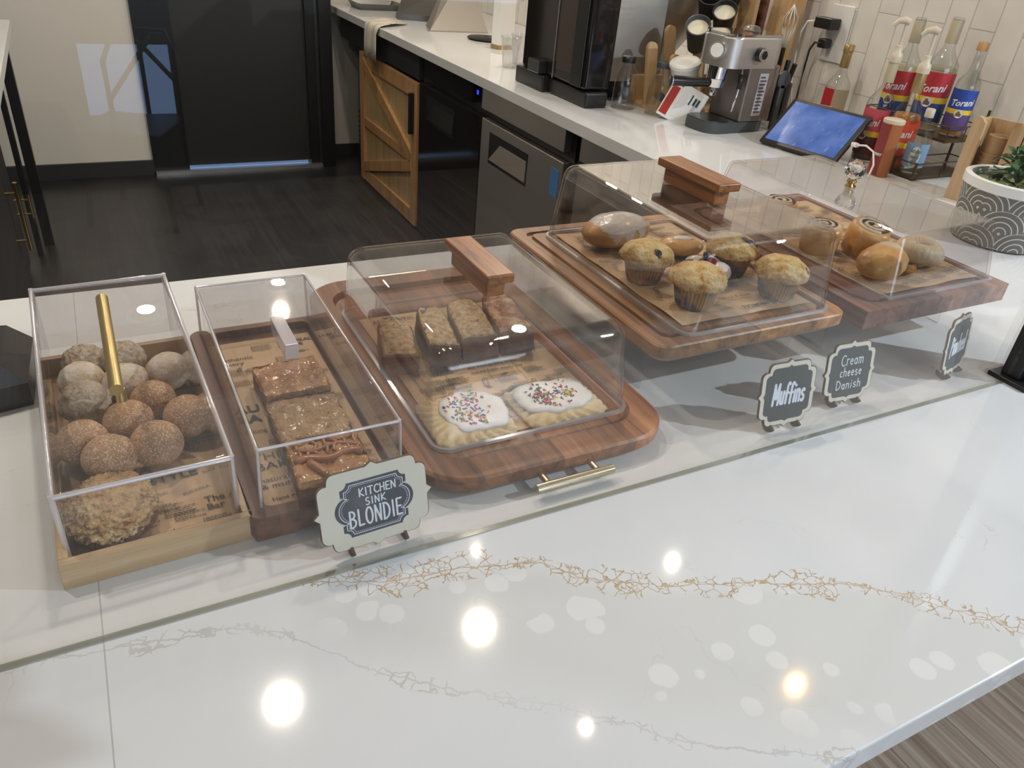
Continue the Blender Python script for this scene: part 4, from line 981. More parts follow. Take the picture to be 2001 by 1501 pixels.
def sign(label, loc, rz, lean, w, h, large, lines):
    s = thing('name_sign', label, 'sign', loc, rz)
    Mx = T(0, 0, .010) @ Matrix.Rotation(-lean, 4, 'X') @ T(0, 0, h/2) @ Rm('X', 90)   # local board plane: x right, y up, z towards customer
    def add(name, b, mat, par=s): b.xf(Mx); return b.obj(name, mat, par)
    out = plaque(w, h)
    b = B().prism(out, -.0030, -.0002); bd_ = add('edge', b, M['birchedge'])
    b = B().prism(offset(out, .985 if large else .975), -.0003, .0003); add('face', b, M['birch'], bd_)
    if large:
        inner = scallop(w*.58, h*.70); b = B().prism(inner, .0004, .0007); add('chalkboard', b, M['navy'])
        ring = []
        for k in (.90,):
            pr = offset(inner, k); b = B()
            for p, q in zip(pr, pr[1:] + pr[:1]):
                d = Vector((q[0]-p[0], q[1]-p[1])); 
                if d.length < 1e-7: continue
                nn = Vector((-d.y, d.x)).normalized()*.0004
                b.bm.faces.new([b.bm.verts.new((v[0], v[1], .00085)) for v in ((p[0]-nn.x, p[1]-nn.y), (q[0]-nn.x, q[1]-nn.y), (q[0]+nn.x, q[1]+nn.y), (p[0]+nn.x, p[1]+nn.y))])
        # dotted border
        pr = offset(inner, .84); acc = 0
        for p, q in zip(pr, pr[1:] + pr[:1]):
            L = math.hypot(q[0]-p[0], q[1]-p[1]); u = (-acc) % .0019
            while u < L:
                x, y = p[0]+(q[0]-p[0])*u/L, p[1]+(q[1]-p[1])*u/L
                b.bm.faces.new([b.bm.verts.new((x+.00052*math.cos(t*PI/3), y+.00052*math.sin(t*PI/3), .00085)) for t in range(6)]); u += .0019
            acc += L
        add('border', b, M['chalkwhite'])
    else:
        inner = offset(plaque(w*1.0, h*1.0, .15, .035), .84); b = B().prism(inner, .0004, .0007); add('chalkboard', b, M['chalk'])
    b = B()
    for ln in lines: marker(b, z=.0009, **ln)
    add('lettering', b, M['chalkwhite'])
    # two crescent feet
    for sx in (-1, 1):
        fb = B(); pts = []
        R = .013
        for i in range(9): a = math.radians(200 + 140*i/8); pts.append((.004 + R*math.cos(a), .0135 + R*math.sin(a)))
        for i in range(9): a = math.radians(330 - 120*i/8); pts.append((.007 + R*.62*math.cos(a), .0165 + R*.62*math.sin(a)))
        fb.prism(pts, -.0014, .0014, M=T(sx*w*.25, 0, 0) @ Matrix(((0, 0, 1, 0), (1, 0, 0, 0), (0, 1, 0, 0), (0, 0, 0, 1))))
        fb.obj('foot', M['birchedge'], s)
    # rear strut
    B().box(-.001, .001, .004, .030, 0, .004, M=None).obj('strut', M['birch'], s)
    return s
sign('KITCHEN SINK BLONDIE sign, the large navy lettered plaque in front of the blondie board', (.190, .562, 0), math.radians(3), math.radians(14), .116, .086, True,
     [dict(s='KITCHEN', x=.004, y=.0125, h=.0085, wx=.95, lw=.0013), dict(s='SINK', x=.001, y=.0015, h=.0078, wx=1, lw=.0012, gap=.25), dict(s='BLONDIE', x=.0, y=-.0195, h=.018, wx=.62, lw=.0020, gap=.13)])
sign('Muffins sign with one white chalked word, beside the muffin board', (.768, .572, 0), math.radians(-4), math.radians(12), .093, .090, False,
     [dict(s='Muffins', x=.001, y=-.014, h=.029, wx=.46, lw=.0038, gap=.08, slant=.08)])
sign('Cream cheese Danish sign with three chalked lines, second sign from the right', (.904, .586, 0), math.radians(-4), math.radians(12), .090, .088, False,
     [dict(s='Cream', x=.001, y=.011, h=.0155, wx=.85, lw=.0015, gap=.15), dict(s='cheese', x=.001, y=-.006, h=.0135, wx=.9, lw=.0015, gap=.15), dict(s='Danish', x=0, y=-.025, h=.013, wx=1.0, lw=.0015, gap=.2)])
sign('Pinwheel sign turned almost edge on, nearest the black post', (1.150, .588, 0), math.radians(13), math.radians(10), .088, .092, False,
     [dict(s='Pinwheel', x=0, y=-.014, h=.030, wx=.42, lw=.0036, gap=.06, slant=.08)])
# dark card terminal with a clear dish at the left edge
dv = thing('card_terminal', 'black slope sided counter device at the left edge of the picture', 'device', (-.245, 1.02, 0))
b = B(); v = [(-.12, -.11, 0), (.125, -.06, 0), (.13, .06, 0), (-.12, .09, 0)]
b.rings([[(x, y, 0) for x, y, z in v], [(x, y, .032) for x, y, z in v], [(x*.9-.012, y*.88, .058) for x, y, z in v]]); b.obj('body', M['black'], dv)
dc = thing('clear_dish', 'clear plastic dish resting on the black device at the left edge', 'dish', (-.245, 1.025, .0583))
cover_shell(-.095, .092, -.055, .045, .018, .003, .003, .004, .0015, n=3).obj('dish', M['acrthick'], dc)
# ---------------------------------------------------------------- back counter things
def bottle(label, loc, h, r, liquid=None, fill=.5, label_spec=None, cap=None, pump=False, neckc=None, group=None, rz=0, name='syrup_bottle', square=False):
    t = thing(name, label, 'bottle', loc, rz, group)
    s = h/.30
    prof = [(0, .001), (r*.92, .0), (r, .004*s), (r, .165*s), (r*.93, .182*s), (r*.55, .205*s), (r*.36, .222*s), (r*.33, .285*s), (r*.36, .288*s), (r*.36, h-.004), (r*.30, h)]
    B().lathe(prof, 28).obj('glass', M['bottle'], t, smooth=True, sharp=60)
    if liquid:
        zf = fill*.19*s; pr = [(0, .003), (r*.93, .004), (r*.93, min(zf, .165*s))]
        if zf > .165*s: pr.append((r*.84, zf))
        pr.append((0, pr[-1][1])); B().lathe(pr, 28).obj('syrup', liquid, t, smooth=True, sharp=50)
    if neckc: B().lathe([(r*.37, .232*s), (r*.385, .234*s), (r*.38, h-.01), (r*.37, h-.008)], 24).obj('neck_foil', neckc, t, smooth=True, sharp=50)
    if cap is not None:
        B().lathe([(r*.42, h-.016), (r*.43, h-.014), (r*.43, h+.006), (r*.38, h+.008), (0, h+.008)], 24).obj('cap', cap, t, smooth=True, sharp=50)
    if pump:
        b = B(); b.lathe([(r*.44, h-.012), (r*.45, h), (r*.42, h+.012), (r*.26, h+.018), (r*.26, h+.034), (.004, h+.036)], 20)
        b.cyl((0, 0, h+.03), (0, 0, h+.095), .0045, n=12)
        b.tube([(.008, 0, h+.098), (-.006, 0, h+.102), (-.022, 0, h+.098), (-.034, 0, h+.084)], [.009, .011, .008, .006], 10)
        b.obj('pump', M['cream'], t, smooth=True, sharp=50)
    return t, s
def facing(x, y):  # yaw that turns local -Y towards the camera
    return math.atan2(-x, -y) * -1 + 0
def to_cam(x, y): return math.atan2(y, x) + PI/2 - PI
def wrap_label(t, r, z0, z1, mat, a0=-100, a1=100, name='label'):
    b = B(); n = 24; vs = []
    for i in range(n+1):
        a = math.radians(-90 + a0 + (a1-a0)*i/n); vs.append([b.bm.verts.new((r*math.cos(a), r*math.sin(a), z)) for z in (z0, z1)])
    for p, q in zip(vs, vs[1:]): b.bm.faces.new((p[0], q[0], q[1], p[1]))
    return b.obj(name, mat, t, smooth=True)
def wrap_text(t, s, size, r, zc, mat, shear=.3, ang=0, name='label_text', off=.0004, rot=.12, sx=1.0, flat=False):
    me = text_mesh(s, size, shear=shear, align='CENTER', off=off, rot=rot, sx=sx); b = B(); b.mesh(me); bpy.data.meshes.remove(me)
    bmesh.ops.subdivide_edges(b.bm, edges=[e for e in b.bm.edges if e.calc_length() > .006], cuts=2)
    for v in b.bm.verts:
        a = math.radians(-90+ang) + v.co.x/r; z = v.co.y; v.co = Vector((r*math.cos(a), r*math.sin(a), zc + z))
    return b.obj(name, mat, t)
LR = plain('label_red', (.45, .02, .03), .4); LPK = plain('label_rose', (.50, .07, .10), .4); LOR = plain('label_orange', (.55, .06, .02), .4)
LBL = plain('label_blue', (.01, .05, .22), .4); LBB = plain('label_bright_blue', (.015, .06, .35), .4); LYE = plain('label_yellow', (.80, .55, .02), .4); LPU = plain('label_purple', (.10, .06, .22), .4)
LWH = plain('label_white', (.75, .75, .75), .4); LGR = plain('label_green', (.20, .30, .08), .4); LLB = plain('label_light_blue', (.22, .38, .60), .4); LBR = plain('label_brown', (.20, .11, .06), .5)
GOLDC = plain('cap_gold', (.42, .30, .13), .35, .6); AMB = plain('syrup_amber', (.42, .20, .05), .1); DRK = plain('syrup_dark', (.05, .008, .008), .1); CLR = acrylic('syrup_clear', (.90, .86, .74), .03)
GBEIGE = plain('seal_beige', (.50, .44, .30), .4)
def torani(label, loc, body, topc, low, liquid, fill, pump, neck, h=.30, r=.041, ang=0, group='flavoured syrup bottles on the back counter', capm=None, tscale=.86, dz=0):
    x, y, z = loc; rz = math.atan2(x, -y) + math.pi   # local -Y faces the camera
    rz = math.atan2(y, x) - PI/2
    t, s = bottle(label, loc, h, r, liquid, fill, None, capm, pump, neck, group, rz)
    rr = r + .0006
    wrap_label(t, rr, .092*s, .158*s, topc, -95+ang, 95+ang); wrap_label(t, rr, .076*s, .092*s, LYE, -95+ang, 95+ang); wrap_label(t, rr, .022*s, .076*s, low, -95+ang, 95+ang)
    wrap_text(t, 'Torani', .034*s*tscale, rr+.0006, .105*s, LWH, .35, ang, off=.0006)
    # round picture medallion: pale sky, brown truck
    b = B()
    for k in range(16):
        pass
    pts = [(.014*s*math.cos(2*PI*k/20), .014*s*math.sin(2*PI*k/20)) for k in range(20)]
    def curved(pts, dz, rad, m, nm):
        b = B(); vs = []
        for px, pz in pts:
            a = math.radians(-90+ang) + px/rad; vs.append(b.bm.verts.new((rad*math.cos(a), rad*math.sin(a), dz+pz)))
        b.bm.faces.new(vs); b.obj(nm, m, t)
    curved(pts, .078*s, rr+.0010, LWH, 'medallion'); curved([(-.009*s, -.008*s), (.009*s, -.008*s), (.009*s, .002*s), (.004*s, .002*s), (.003*s, .009*s), (-.005*s, .009*s), (-.006*s, .002*s), (-.009*s, .002*s)], .078*s, rr+.0014, LBR, 'picture')
    return t
torani('syrup bottle with a rose red label and a tall cream pump, leftmost of the syrups', (2.165, 1.640, 0), None, LPK, plain('label_maroon', (.10, .01, .015), .4), DRK, .72, True, GBEIGE, .30, .040, ang=-38)
torani('syrup bottle with an orange red label behind the paper shaker', (2.155, 1.530, 0), None, LOR, LOR, AMB, .9, True, GOLDC, .29, .040, ang=-12)
torani('syrup bottle with a red and blue label at the back left of the rack', (2.25, 1.66, .10), None, LR, LBL, CLR, .9, False, GBEIGE, .31, .043, ang=-30)
torani('largest shown syrup bottle, red and blue label, centre of the rack', (2.275, 1.558, .115), None, LR, LBL, CLR, .9, False, GBEIGE, .31, .045, ang=-12)
torani('slim syrup bottle with a bright blue and purple label and cork cap on the rack', (2.295, 1.470, .115), None, LBB, LPU, AMB, .35, False, None, .25, .034, ang=2, capm=plain('cork', (.50, .28, .12), .7))
# simple syrup bottle on lower shelf
x, y = 2.155, 1.463
rs_, s = bottle('light blue labelled clear syrup bottle with a cream cap on the lower shelf', (x, y, .012), .175, .030, None, 0, None, M['cream'], False, None, None, math.atan2(y, x)-PI/2)
wrap_label(rs_, .0306, .02, .088, LLB, -90, 90)
b = B(); vs = []
for k in range(20):
    a = 2*PI*k/20; px, pz = .0145*math.cos(a), .030*math.sin(a); aa = math.radians(-90) + px/.031; vs.append(b.bm.verts.new((.0312*math.cos(aa), .0312*math.sin(aa), .050+pz)))
b.bm.faces.new(vs); b.obj('label_oval', LWH, rs_)
wrap_text(rs_, "ROSE'S", .0095, .0318, .062, LGR, 0, 0, rot=0); wrap_text(rs_, 'SIMPLE', .008, .0318, .047, LGR, 0, 0, rot=0); wrap_text(rs_, 'SYRUP', .006, .0318, .034, LGR, 0, 0, rot=0)
# vanilla bottle behind the tablet
x, y = 2.30, 1.93
vb_, s = bottle('clear syrup bottle with a gold cap and red and cream label behind the tablet', (x, y, 0), .285, .040, DRK, .35, None, GOLDC, False, GOLDC, None, math.atan2(y, x)-PI/2)
wrap_label(vb_, .0406, .10, .155, LR, -90, -10); wrap_label(vb_, .0406, .02, .155, plain('label_cream', (.50, .42, .30), .5), -10, 90); wrap_label(vb_, .0406, .02, .10, LBL, -90, -10)
# cinnamon shaker
sk = thing('spice_shaker', 'tall rust brown paper shaker tube with a cream lid in front of the syrups', 'shaker', (2.052, 1.492, 0), math.atan2(1.515, 2.075)-PI/2)
B().lathe([(0, 0), (.029, 0), (.029, .155), (.026, .157)], 28).obj('tube', plain('shaker_brown', (.33, .10, .03), .45), sk, smooth=True, sharp=50)
wrap_label(sk, .0296, .005, .15, plain('shaker_red', (.22, .025, .02), .45), -85, -5)
wrap_text(sk, 'CHERRY', .010, .0302, .06, LWH, 0, -45, rot=0)
B().lathe([(.0292, .150), (.030, .152), (.030, .160), (.027, .162), (0, .161)], 28).obj('lid', M['cream'], sk, smooth=True, sharp=50)
# wire rack
rk = thing('wire_rack', 'two tier bronze metal rack holding syrup bottles', 'rack', (2.25, 1.515, 0))
WR = plain('bronze_wire', (.10, .065, .03), .4, .7)
rb = B(); x0, x1, y0, y1 = -.135, .115, -.095, -.02
for sx in (x0, x1):
    for sy in (y0, y1): rb.box(sx-.003, sx+.003, sy-.003, sy+.003, 0, .195 if sx > 0 else .052)
rb.obj('upright', WR, rk)
def shelf(xa, xb, ya, yb, z):
    b = B().box(xa, xb, ya, yb, z, z+.008); b.obj('shelf', WR, rk)
    w = B()
    for zz in (z+.045,):
        w.tube([(xa, ya, zz), (xb, ya, zz), (xb, yb, zz), (xa, yb, zz), (xa, ya, zz)], .002, 6)
    for px in (xa, (xa+xb)/2, xb):
        w.tube([(px, ya, z), (px, ya, z+.045)], .002, 6)
    w.obj('guard_rail', WR, rk)
shelf(x0, x1, y0, y1, .003); shelf(-.045, x1, y0, .195, .105)
B().box(.112, .118, .185, .191, 0, .195).obj('upright', WR, rk); B().box(-.045, -.039, .185, .191, 0, .11).obj('upright', WR, rk)
# cup holder with kraft cups
ch = thing('cup_holder', 'tall bamboo cup dispenser with two U shaped slots at the right', 'cup holder', (2.145, 1.22, 0), math.radians(-74))
def upfr(xc):
    b = B(); w = .064; hgt = .222
    o = [(-w, 0), (w, 0), (w, hgt-.012), (w-.004, hgt-.003), (w-.012, hgt), (w-.020, hgt-.004), (.033, hgt-.015), (.033, .075)]
    o += [(.033*math.cos(math.radians(a)), .075+.033*math.sin(math.radians(a))) for a in range(0, -181, -20)][1:]
    o += [(-.033, .075), (-.033, hgt-.015), (-w+.020, hgt-.004), (-w+.012, hgt), (-w+.004, hgt-.003), (-w, hgt-.012)]
    b.prism(o, -.009, .009, M=T(xc, -.045, 0) @ Rm('X', 90)); return b
upfr(-.012).obj('front_panel', M['bambooZ'], ch); upfr(.120).obj('front_panel', M['bambooZ'], ch)
B().box(-.072, -.06, -.034, .05, 0, .21).box(.048, .060, -.034, .05, 0, .21).box(.17, .18, -.034, .05, 0, .21).box(-.072, .18, .05, .06, 0, .21).obj('side_panels', M['bambooZ'], ch)
cupm = plain('kraft_cup', (.40, .25, .12), .6)
def cup_prof(r0, r1, h, t=.001): return [(0, .0), (r0, 0), (r1, h), (r1+.002, h+.001), (r1+.002, h+.003), (r1, h+.004), (r1-t, h+.003), (r0-t, .003), (0, .003)]
for k in range(7):
    c = thing('paper_cup', 'brown kraft paper cup in the stack inside the bamboo holder', 'cup', (2.143, 1.232, .010 + k*.0125 + (0 if k < 6 else .04)), 0, 'stacked kraft paper cups')
    B().lathe(cup_prof(.024, .030, .055) if k < 6 else [(0, .0), (.028, 0), (.028, .052), (.0245, .052), (.0245, .046), (0, .046)], 24).obj('cup', cupm, c, smooth=True, sharp=50)
# planter
pl = thing('plant_pot', 'round white rimmed pot with grey scallop wave pattern at the right edge', 'planter', (1.885, 1.0, 0))
PR = .112
def scal():
    t = NT('scallop_pattern'); tc = t.n('TexCoord').outputs['Object']; sp = t.n('SeparateXYZ', {0: tc})
    a = t.math('MULTIPLY', t.math('ARCTAN2', sp.outputs[1], sp.outputs[0]), PR); z = sp.outputs[2]
    W2 = .098; Hh = .044; best = None; col = None
    def cell(k):
        row = t.math('SUBTRACT', t.math('FLOOR', t.math('DIVIDE', z, Hh)), float(k))
        sh = t.math('MULTIPLY', t.math('MODULO', t.math('ABSOLUTE', row), 2.0), W2/2)
        u = t.math('SUBTRACT', t.math('MODULO', t.math('ADD', t.math('ADD', a, sh), 10.0*W2), W2), W2/2)
        v = t.math('SUBTRACT', z, t.math('MULTIPLY', row, Hh))
        d = t.math('SQRT', t.math('ADD', t.math('MULTIPLY', u, u), t.math('MULTIPLY', v, v)))
        inside = t.math('LESS_THAN', d, W2*.52)
        f = t.math('FRACT', t.math('DIVIDE', d, .0125)); line = t.math('LESS_THAN', f, .17)
        return inside, line
    i0, l0 = cell(0); i1, l1 = cell(1)
    line = t.math('ADD', t.math('MULTIPLY', i1, l1), t.math('MULTIPLY', t.math('SUBTRACT', 1.0, i1), l0))
    c = t.mix(line, (.155, .145, .125), (.66, .66, .63)); t.bsdf(col=c, rough=.6); return t.m
B().lathe([(0, 0), (.088, 0), (.10, .004), (.104, .03), (PR, .125)], 48).obj('pot', scal(), pl, smooth=True, sharp=50)
B().lathe([(PR, .125), (PR+.004, .127), (PR+.004, .147), (PR-.002, .150), (PR-.010, .148), (PR-.011, .10)], 48).obj('pot_rim', M['white'], pl, smooth=True, sharp=60)
B().lathe([(0, .118), (PR-.010, .118)], 32).obj('soil', plain('soil', (.04, .028, .018), .9), pl)
LEAFM = [plain('leaf_green', (.035, .12, .035), .45), plain('leaf_olive', (.13, .16, .05), .5)]
fo = thing('potted_plant', 'leafy green and olive houseplant growing in the patterned pot', 'plant', (1.885, 1.0, .118))
for li, (m, n_, seed) in enumerate(((LEAFM[0], 150, 2), (LEAFM[1], 90, 5))):
    rng = random.Random(seed); b = B()
    for k in range(n_):
        a = rng.uniform(0, 2*PI); r = rng.uniform(0, .085); hz = rng.uniform(.01, .16)*(1-r/.14) if li == 0 else rng.uniform(0, .035)
        if li == 0: r = r*.8; 
        p = Vector((r*math.cos(a)+(.03 if li == 0 else -.01), r*math.sin(a), hz)); L = rng.uniform(.022, .042); w = L*.28
        R_ = Euler((rng.uniform(-.9, .9), rng.uniform(-.8, .5), rng.uniform(0, 2*PI))).to_matrix()
        q = [(0, 0, 0), (L*.35, w, .002), (L*.75, w*.7, 0), (L, 0, -.004), (L*.75, -w*.7, 0), (L*.35, -w, .002)]
        b.bm.faces.new([b.bm.verts.new(p + R_ @ Vector(c)) for c in q])
        if k % 4 == 0: b.tube([(p.x*.4, p.y*.4, 0), (p.x*.8, p.y*.8, p.z*.6), tuple(p)], .0009, 4)
    o = b.obj('leaves', m, fo); o['kind'] = 'stuff'
# tablet on its stand
tb_ = thing('tablet', 'black framed tablet with a blue screen tilted on the back counter', 'tablet', (2.0, 1.725, 0))
P0, P1, P2 = Vector((1.919, 1.858, .012)), Vector((1.975, 1.588, .012)), Vector((2.064, 1.888, .135))
ux = (P1-P0); Lx = ux.length; ux.normalize(); n_ = ux.cross(P2-P0).normalized(); uy = n_.cross(ux); Ly = (P2-P0).dot(uy)
MM = Matrix(((ux.x, uy.x, n_.x, P0.x-2.0), (ux.y, uy.y, n_.y, P0.y-1.725), (ux.z, uy.z, n_.z, P0.z), (0, 0, 0, 1)))
b = B().box(0, Lx, 0, Ly, -.012, 0, bev=.004); b.xf(MM); b.obj('frame', M['black'], tb_, wn=True)
def scr():
    t = NT('screen'); tc = t.coord(); n = t.noise(tc, 9, 3); n2 = t.noise(t.coord((1, 6, 3)), 14, 2)
    c = t.ramp(n, [(0.35, (.035, .10, .42)), (0.55, (.11, .22, .62)), (0.75, (.28, .38, .75))])
    c = t.mix(t.ramp(n2, [(.62, 0), (.75, .4)]), c, (.5, .6, .9))
    t.bsdf(col=(.01, .01, .012), rough=.15, em=c, es=.85); return t.m
b = B().box(.014, Lx-.014, .014, Ly-.014, .0004, .0010); b.xf(MM); b.obj('screen', scr(), tb_)
B().box(.03, .12, .02, .13, 0, .05, bev=.006).obj('stand', M['black'], tb_)
# cables
cb = thing('charging_cable', 'white charging cable plugged into the right side of the tablet', 'cable', (2.0, 1.5, 0))
B().tube([(.03, .075, .066), (.028, .04, .074), (.022, .005, .066), (.008, -.02, .035), (-.012, -.03, .004)], .0028, 8).box(.022, .038, .07, .09, .060, .072, bev=.002).obj('cable', M['white'], cb, smooth=True, sharp=50)
ol = thing('wall_outlet', 'white double wall outlet plate on the tiled wall', 'outlet', (2.418, 2.09, .30))
B().box(-.006, 0, -.042, .058, -.09, .095, bev=.003).obj('plate', M['white'], ol, wn=True)
cg = thing('charger_plug', 'black charger block plugged into the wall outlet, upper of the two', 'plug', (2.405, 2.10, .333))
B().box(-.05, 0, -.018, .060, -.018, .018, bev=.004).obj('block', M['black'], cg, wn=True)
cg2 = thing('power_plug', 'black power plug in the outlet below the charger', 'plug', (2.405, 2.115, .268))
B().box(-.035, 0, -.018, .02, -.016, .016, bev=.006).obj('plug_body', M['black'], cg2, wn=True)
B().tube([(-.035, .0, 0), (-.04, .025, .0), (-.035, .045, -.03), (-.03, .052, -.09), (-.03, .05, -.18), (-.05, .03, -.262)], .0035, 8).obj('cord', M['black'], cg2, smooth=True)
cw = thing('usb_cable', 'white cable running down from the charger to behind the tablet', 'cable', (2.352, 2.155, .335))
B().tube([(.0, 0, 0), (-.01, .022, -.004), (-.012, .036, -.04), (-.012, .036, -.12), (-.016, .02, -.20), (-.03, -.02, -.28), (-.06, -.06, -.33)], .0034, 8).obj('cable', M['white'], cw, smooth=True)
# knife / tool cup
kc = thing('utensil_cup', 'black cup of dark handled utensils against the wall left of the tablet', 'utensil holder', (2.255, 2.15, 0))
B().lathe([(0, 0), (.045, 0), (.045, .13), (.041, .13), (.041, .004), (0, .004)], 28).obj('cup', M['blackgl'], kc, smooth=True, sharp=50)
for k, (dx, dy, m) in enumerate(((-.015, .02, 'blackgl'), (.0, -.02, 'black'), (.018, .01, 'black'))):
    B().cyl((dx*.5, dy*.5, .01), (dx*2.2, dy*2.4, .20), .012 if k == 0 else .009, n=14).obj('utensil', M[m], kc, smooth=True, sharp=50)
bx = thing('wooden_block', 'small pale wooden block lying behind the tablet top', 'block', (2.16, 1.88, 0), math.radians(-70))
B().box(-.05, .05, -.02, .02, .0, .115, bev=.003).obj('block', M['bambooY'], bx)

# espresso machine --------------------------------------------------------
em = thing('espresso_machine', 'compact brushed steel espresso machine with a black portafilter handle', 'espresso machine', (1.90, 2.06, 0), math.radians(3))
D = M['steel']
b = B(); b.prism(rrect(-.09, .175, -.075, .075, .05, 6), 0, .035); b.obj('drip_base', M['darkgrey'], em, wn=True, sharp=40)
b = B(); b.prism(rrect(-.085, .02, -.068, .068, .045, 6), .0352, .0385); b.obj('drip_tray', M['steeldk'], em)
B().box(.035, .175, -.075, .075, .035, .215, bev=.006).obj('body', plain('machine_side', (.26, .22, .20), .35, .7), em, wn=True)
b = B(); hd_ = rrect(-.075, .178, -.078, .078, .05, 8); b.rings([[(*p, .205) for p in hd_], [(*p, .292) for p in hd_], [(*p, .300) for p in ins(hd_, .006)]]); b.obj('head', D, em, wn=True, sharp=40)
b = B(); b.prism(ins(hd_, .002), .300, .306); b.obj('top_tray', M['chrome'], em, wn=True, sharp=40)
B().lathe([(0, .306), (.028, .306), (.030, .312), (.022, .322), (.010, .326), (0, .326)], 24, c=(.08, .0)).obj('tank_lid', M['plasticcup'], em, smooth=True)
gh = B().cyl((-.035, 0, .205), (-.035, 0, .165), .036, .033, n=28).obj('group_head', M['chrome'], em, smooth=True, sharp=40)
pf = B().cyl((-.035, 0, .164), (-.035, 0, .138), .034, .030, n=28).box(-.046, -.024, -.008, .008, .108, .138, bev=.003).obj('portafilter', M['chrome'], em, smooth=True, sharp=40)
B().cyl((-.068, .0, .150), (-.185, .045, .150), .014, .017, n=20).obj('portafilter_handle', M['blackgl'], em, smooth=True, sharp=40)
B().cyl((-.185, .045, .150), (-.188, .046, .150), .0172, n=20).obj('handle_cap', M['chrome'], em, smooth=True, sharp=40)
ga = B().cyl((-.06, -.02, .255), (-.092, -.035, .255), .027, n=28).obj('gauge', M['chrome'], em, smooth=True, sharp=40)
B().cyl((-.092, -.035, .255), (-.0935, -.0357, .255), .021, n=28).obj('gauge_face', M['white'], ga)
kn = B().cyl((.055, -.078, .250), (.055, -.098, .250), .022, n=28).obj('steam_knob', M['blackgl'], em, smooth=True, sharp=40)
b = B(); b.lathe([(.013, 0), (.021, 0), (.022, .004), (.013, .004), (.013, 0)], 28, M=T(.055, -.098, .250) @ Rm('X', 90)); b.obj('knob_ring', M['chrome'], kn, smooth=True, sharp=40)
wd = B().tube([(.02, -.055, .205), (.018, -.06, .17), (.008, -.066, .12), (-.006, -.07, .07)], .0035, 8).obj('steam_wand', M['chrome'], em, smooth=True)
B().tube([(.019, -.058, .185), (.013, -.063, .140)], .008, 10).obj('wand_grip', M['black'], wd, smooth=True)
B().box(.085, .125, -.0765, -.0755, .055, .190).obj('sticker', plain('grey_sticker', (.42, .38, .39), .4), em)
st_ = B()
for k in range(11): st_.box(.090, .090 + [.030, .022, .027][k % 3], -.0772, -.0768, .065 + k*.011, .070 + k*.011)
st_.obj('sticker_print', M['darkgrey'], em)
sp_ = thing('grey_ladle', 'dark grey round ended utensil standing behind the espresso machine', 'utensil', (2.13, 2.02, 0))
B().box(-.012, .012, -.006, .006, 0, .15, bev=.003).cyl((0, -.006, .165), (0, .006, .165), .028, n=28).obj('utensil', M['darkgrey'], sp_, smooth=True, sharp=40)
cbd = thing('cutting_board', 'tall light wooden board leaning on the wall behind the espresso machine', 'board', (2.33, 2.305, 0))
b = B().box(-.009, .009, -.075, .075, 0, .55, bev=.004); b.xf(Matrix.Rotation(math.radians(5), 4, 'Y')); b.obj('board', M['bambooZ'], cbd)

# cup and lid organiser ------------------------------------------------------
og = thing('cup_organizer', 'wooden cup organizer with round topped dividers behind the espresso machine', 'organizer', (1.975, 2.385, 0))
B().box(-.16, .30, .06, .075, 0, .10, bev=.003).obj('back_panel', M['bambooZ'], og)
B().box(-.16, .30, -.12, .0595, 0, .012).obj('bottom_panel', M['bambooZ'], og)
for k, (x, y, h, lean) in enumerate(((-.13, -.02, .215, -8), (-.075, -.10, .19, -12), (-.03, .0, .27, -10), (.045, -.06, .25, -6), (.11, .0, .32, -8), (.18, -.05, .34, -5), (.24, .0, .38, -4))):
    w = .021; o = [(-w, 0), (w, 0), (w, h-w)] + [(w*math.cos(math.radians(a)), h-w+w*math.sin(math.radians(a))) for a in range(15, 180, 15)] + [(-w, h-w)]
    b = B().prism(o, -.007, .007, M=T(x, y, .012) @ Rm('Y', lean) @ Rm('X', 90)); b.obj('divider', M['bambooZ'], og)
def cup(label, loc, rot, m, lid=None, inside=None, h=.11, r=.042):
    c = thing('takeaway_cup', label, 'cup', loc, 0, 'takeaway cups in the organizer')
    B().lathe([(0, 0), (r*.7, 0), (r, h), (r+.002, h+.002), (r-.001, h+.003), (r-.004, h), (r*.72, .008), (0, .008)], 28).obj('cup', m, c, smooth=True, sharp=50)
    if inside: B().lathe([(r*.9, h*.86), (0, h*.86)], 28).obj('inner_wall', inside, c)
    if lid: B().lathe([(r+.004, h-.004), (r+.004, h+.006), (r-.002, h+.012), (r-.008, h+.013), (r-.012, h+.008), (0, h+.008)], 28).obj('lid', lid, c, smooth=True, sharp=40)
    c.rotation_euler = rot; return c
IN = plain('cup_inside', (.76, .70, .55), .5)
cup('dark grey paper cup tipped to show its cream inside, left of the two', (1.985, 2.33, .215), (math.radians(30), math.radians(-34), 0), M['darkgrey'], inside=IN)
cup('black paper cup tipped to show its cream inside, right of the two', (2.09, 2.33, .265), (math.radians(30), math.radians(-34), 0), M['black'], inside=IN)
cup('tall white paper cup with a white lid leaning in the organizer', (1.895, 2.225, .022), (math.radians(6), math.radians(-16), 0), M['white'], M['white'], h=.165, r=.050)
for k in range(2): cup(('dark paper cup in the upper row of the organizer, left of the two darkest', 'dark paper cup in the upper row of the organizer, beside the dark wood board')[k], (2.05+.10*k, 2.38, .315+.04*k), (math.radians(30), math.radians(-30), 0), M['blackmt'], h=.09)
bb = thing('cutting_board', 'dark wood board standing in the stack behind the espresso machine', 'board', (2.245, 2.36, 0))
B().box(-.008, .008, -.07, .07, 0, .46, bev=.004).obj('board', M['acacia3'], bb)
bb = thing('cutting_board', 'light wood board behind the espresso machine, between the cups and the whisk', 'board', (2.20, 2.34, 0))
B().box(-.008, .008, -.05, .07, 0, .42, bev=.006).obj('board', M['bambooZ'], bb)
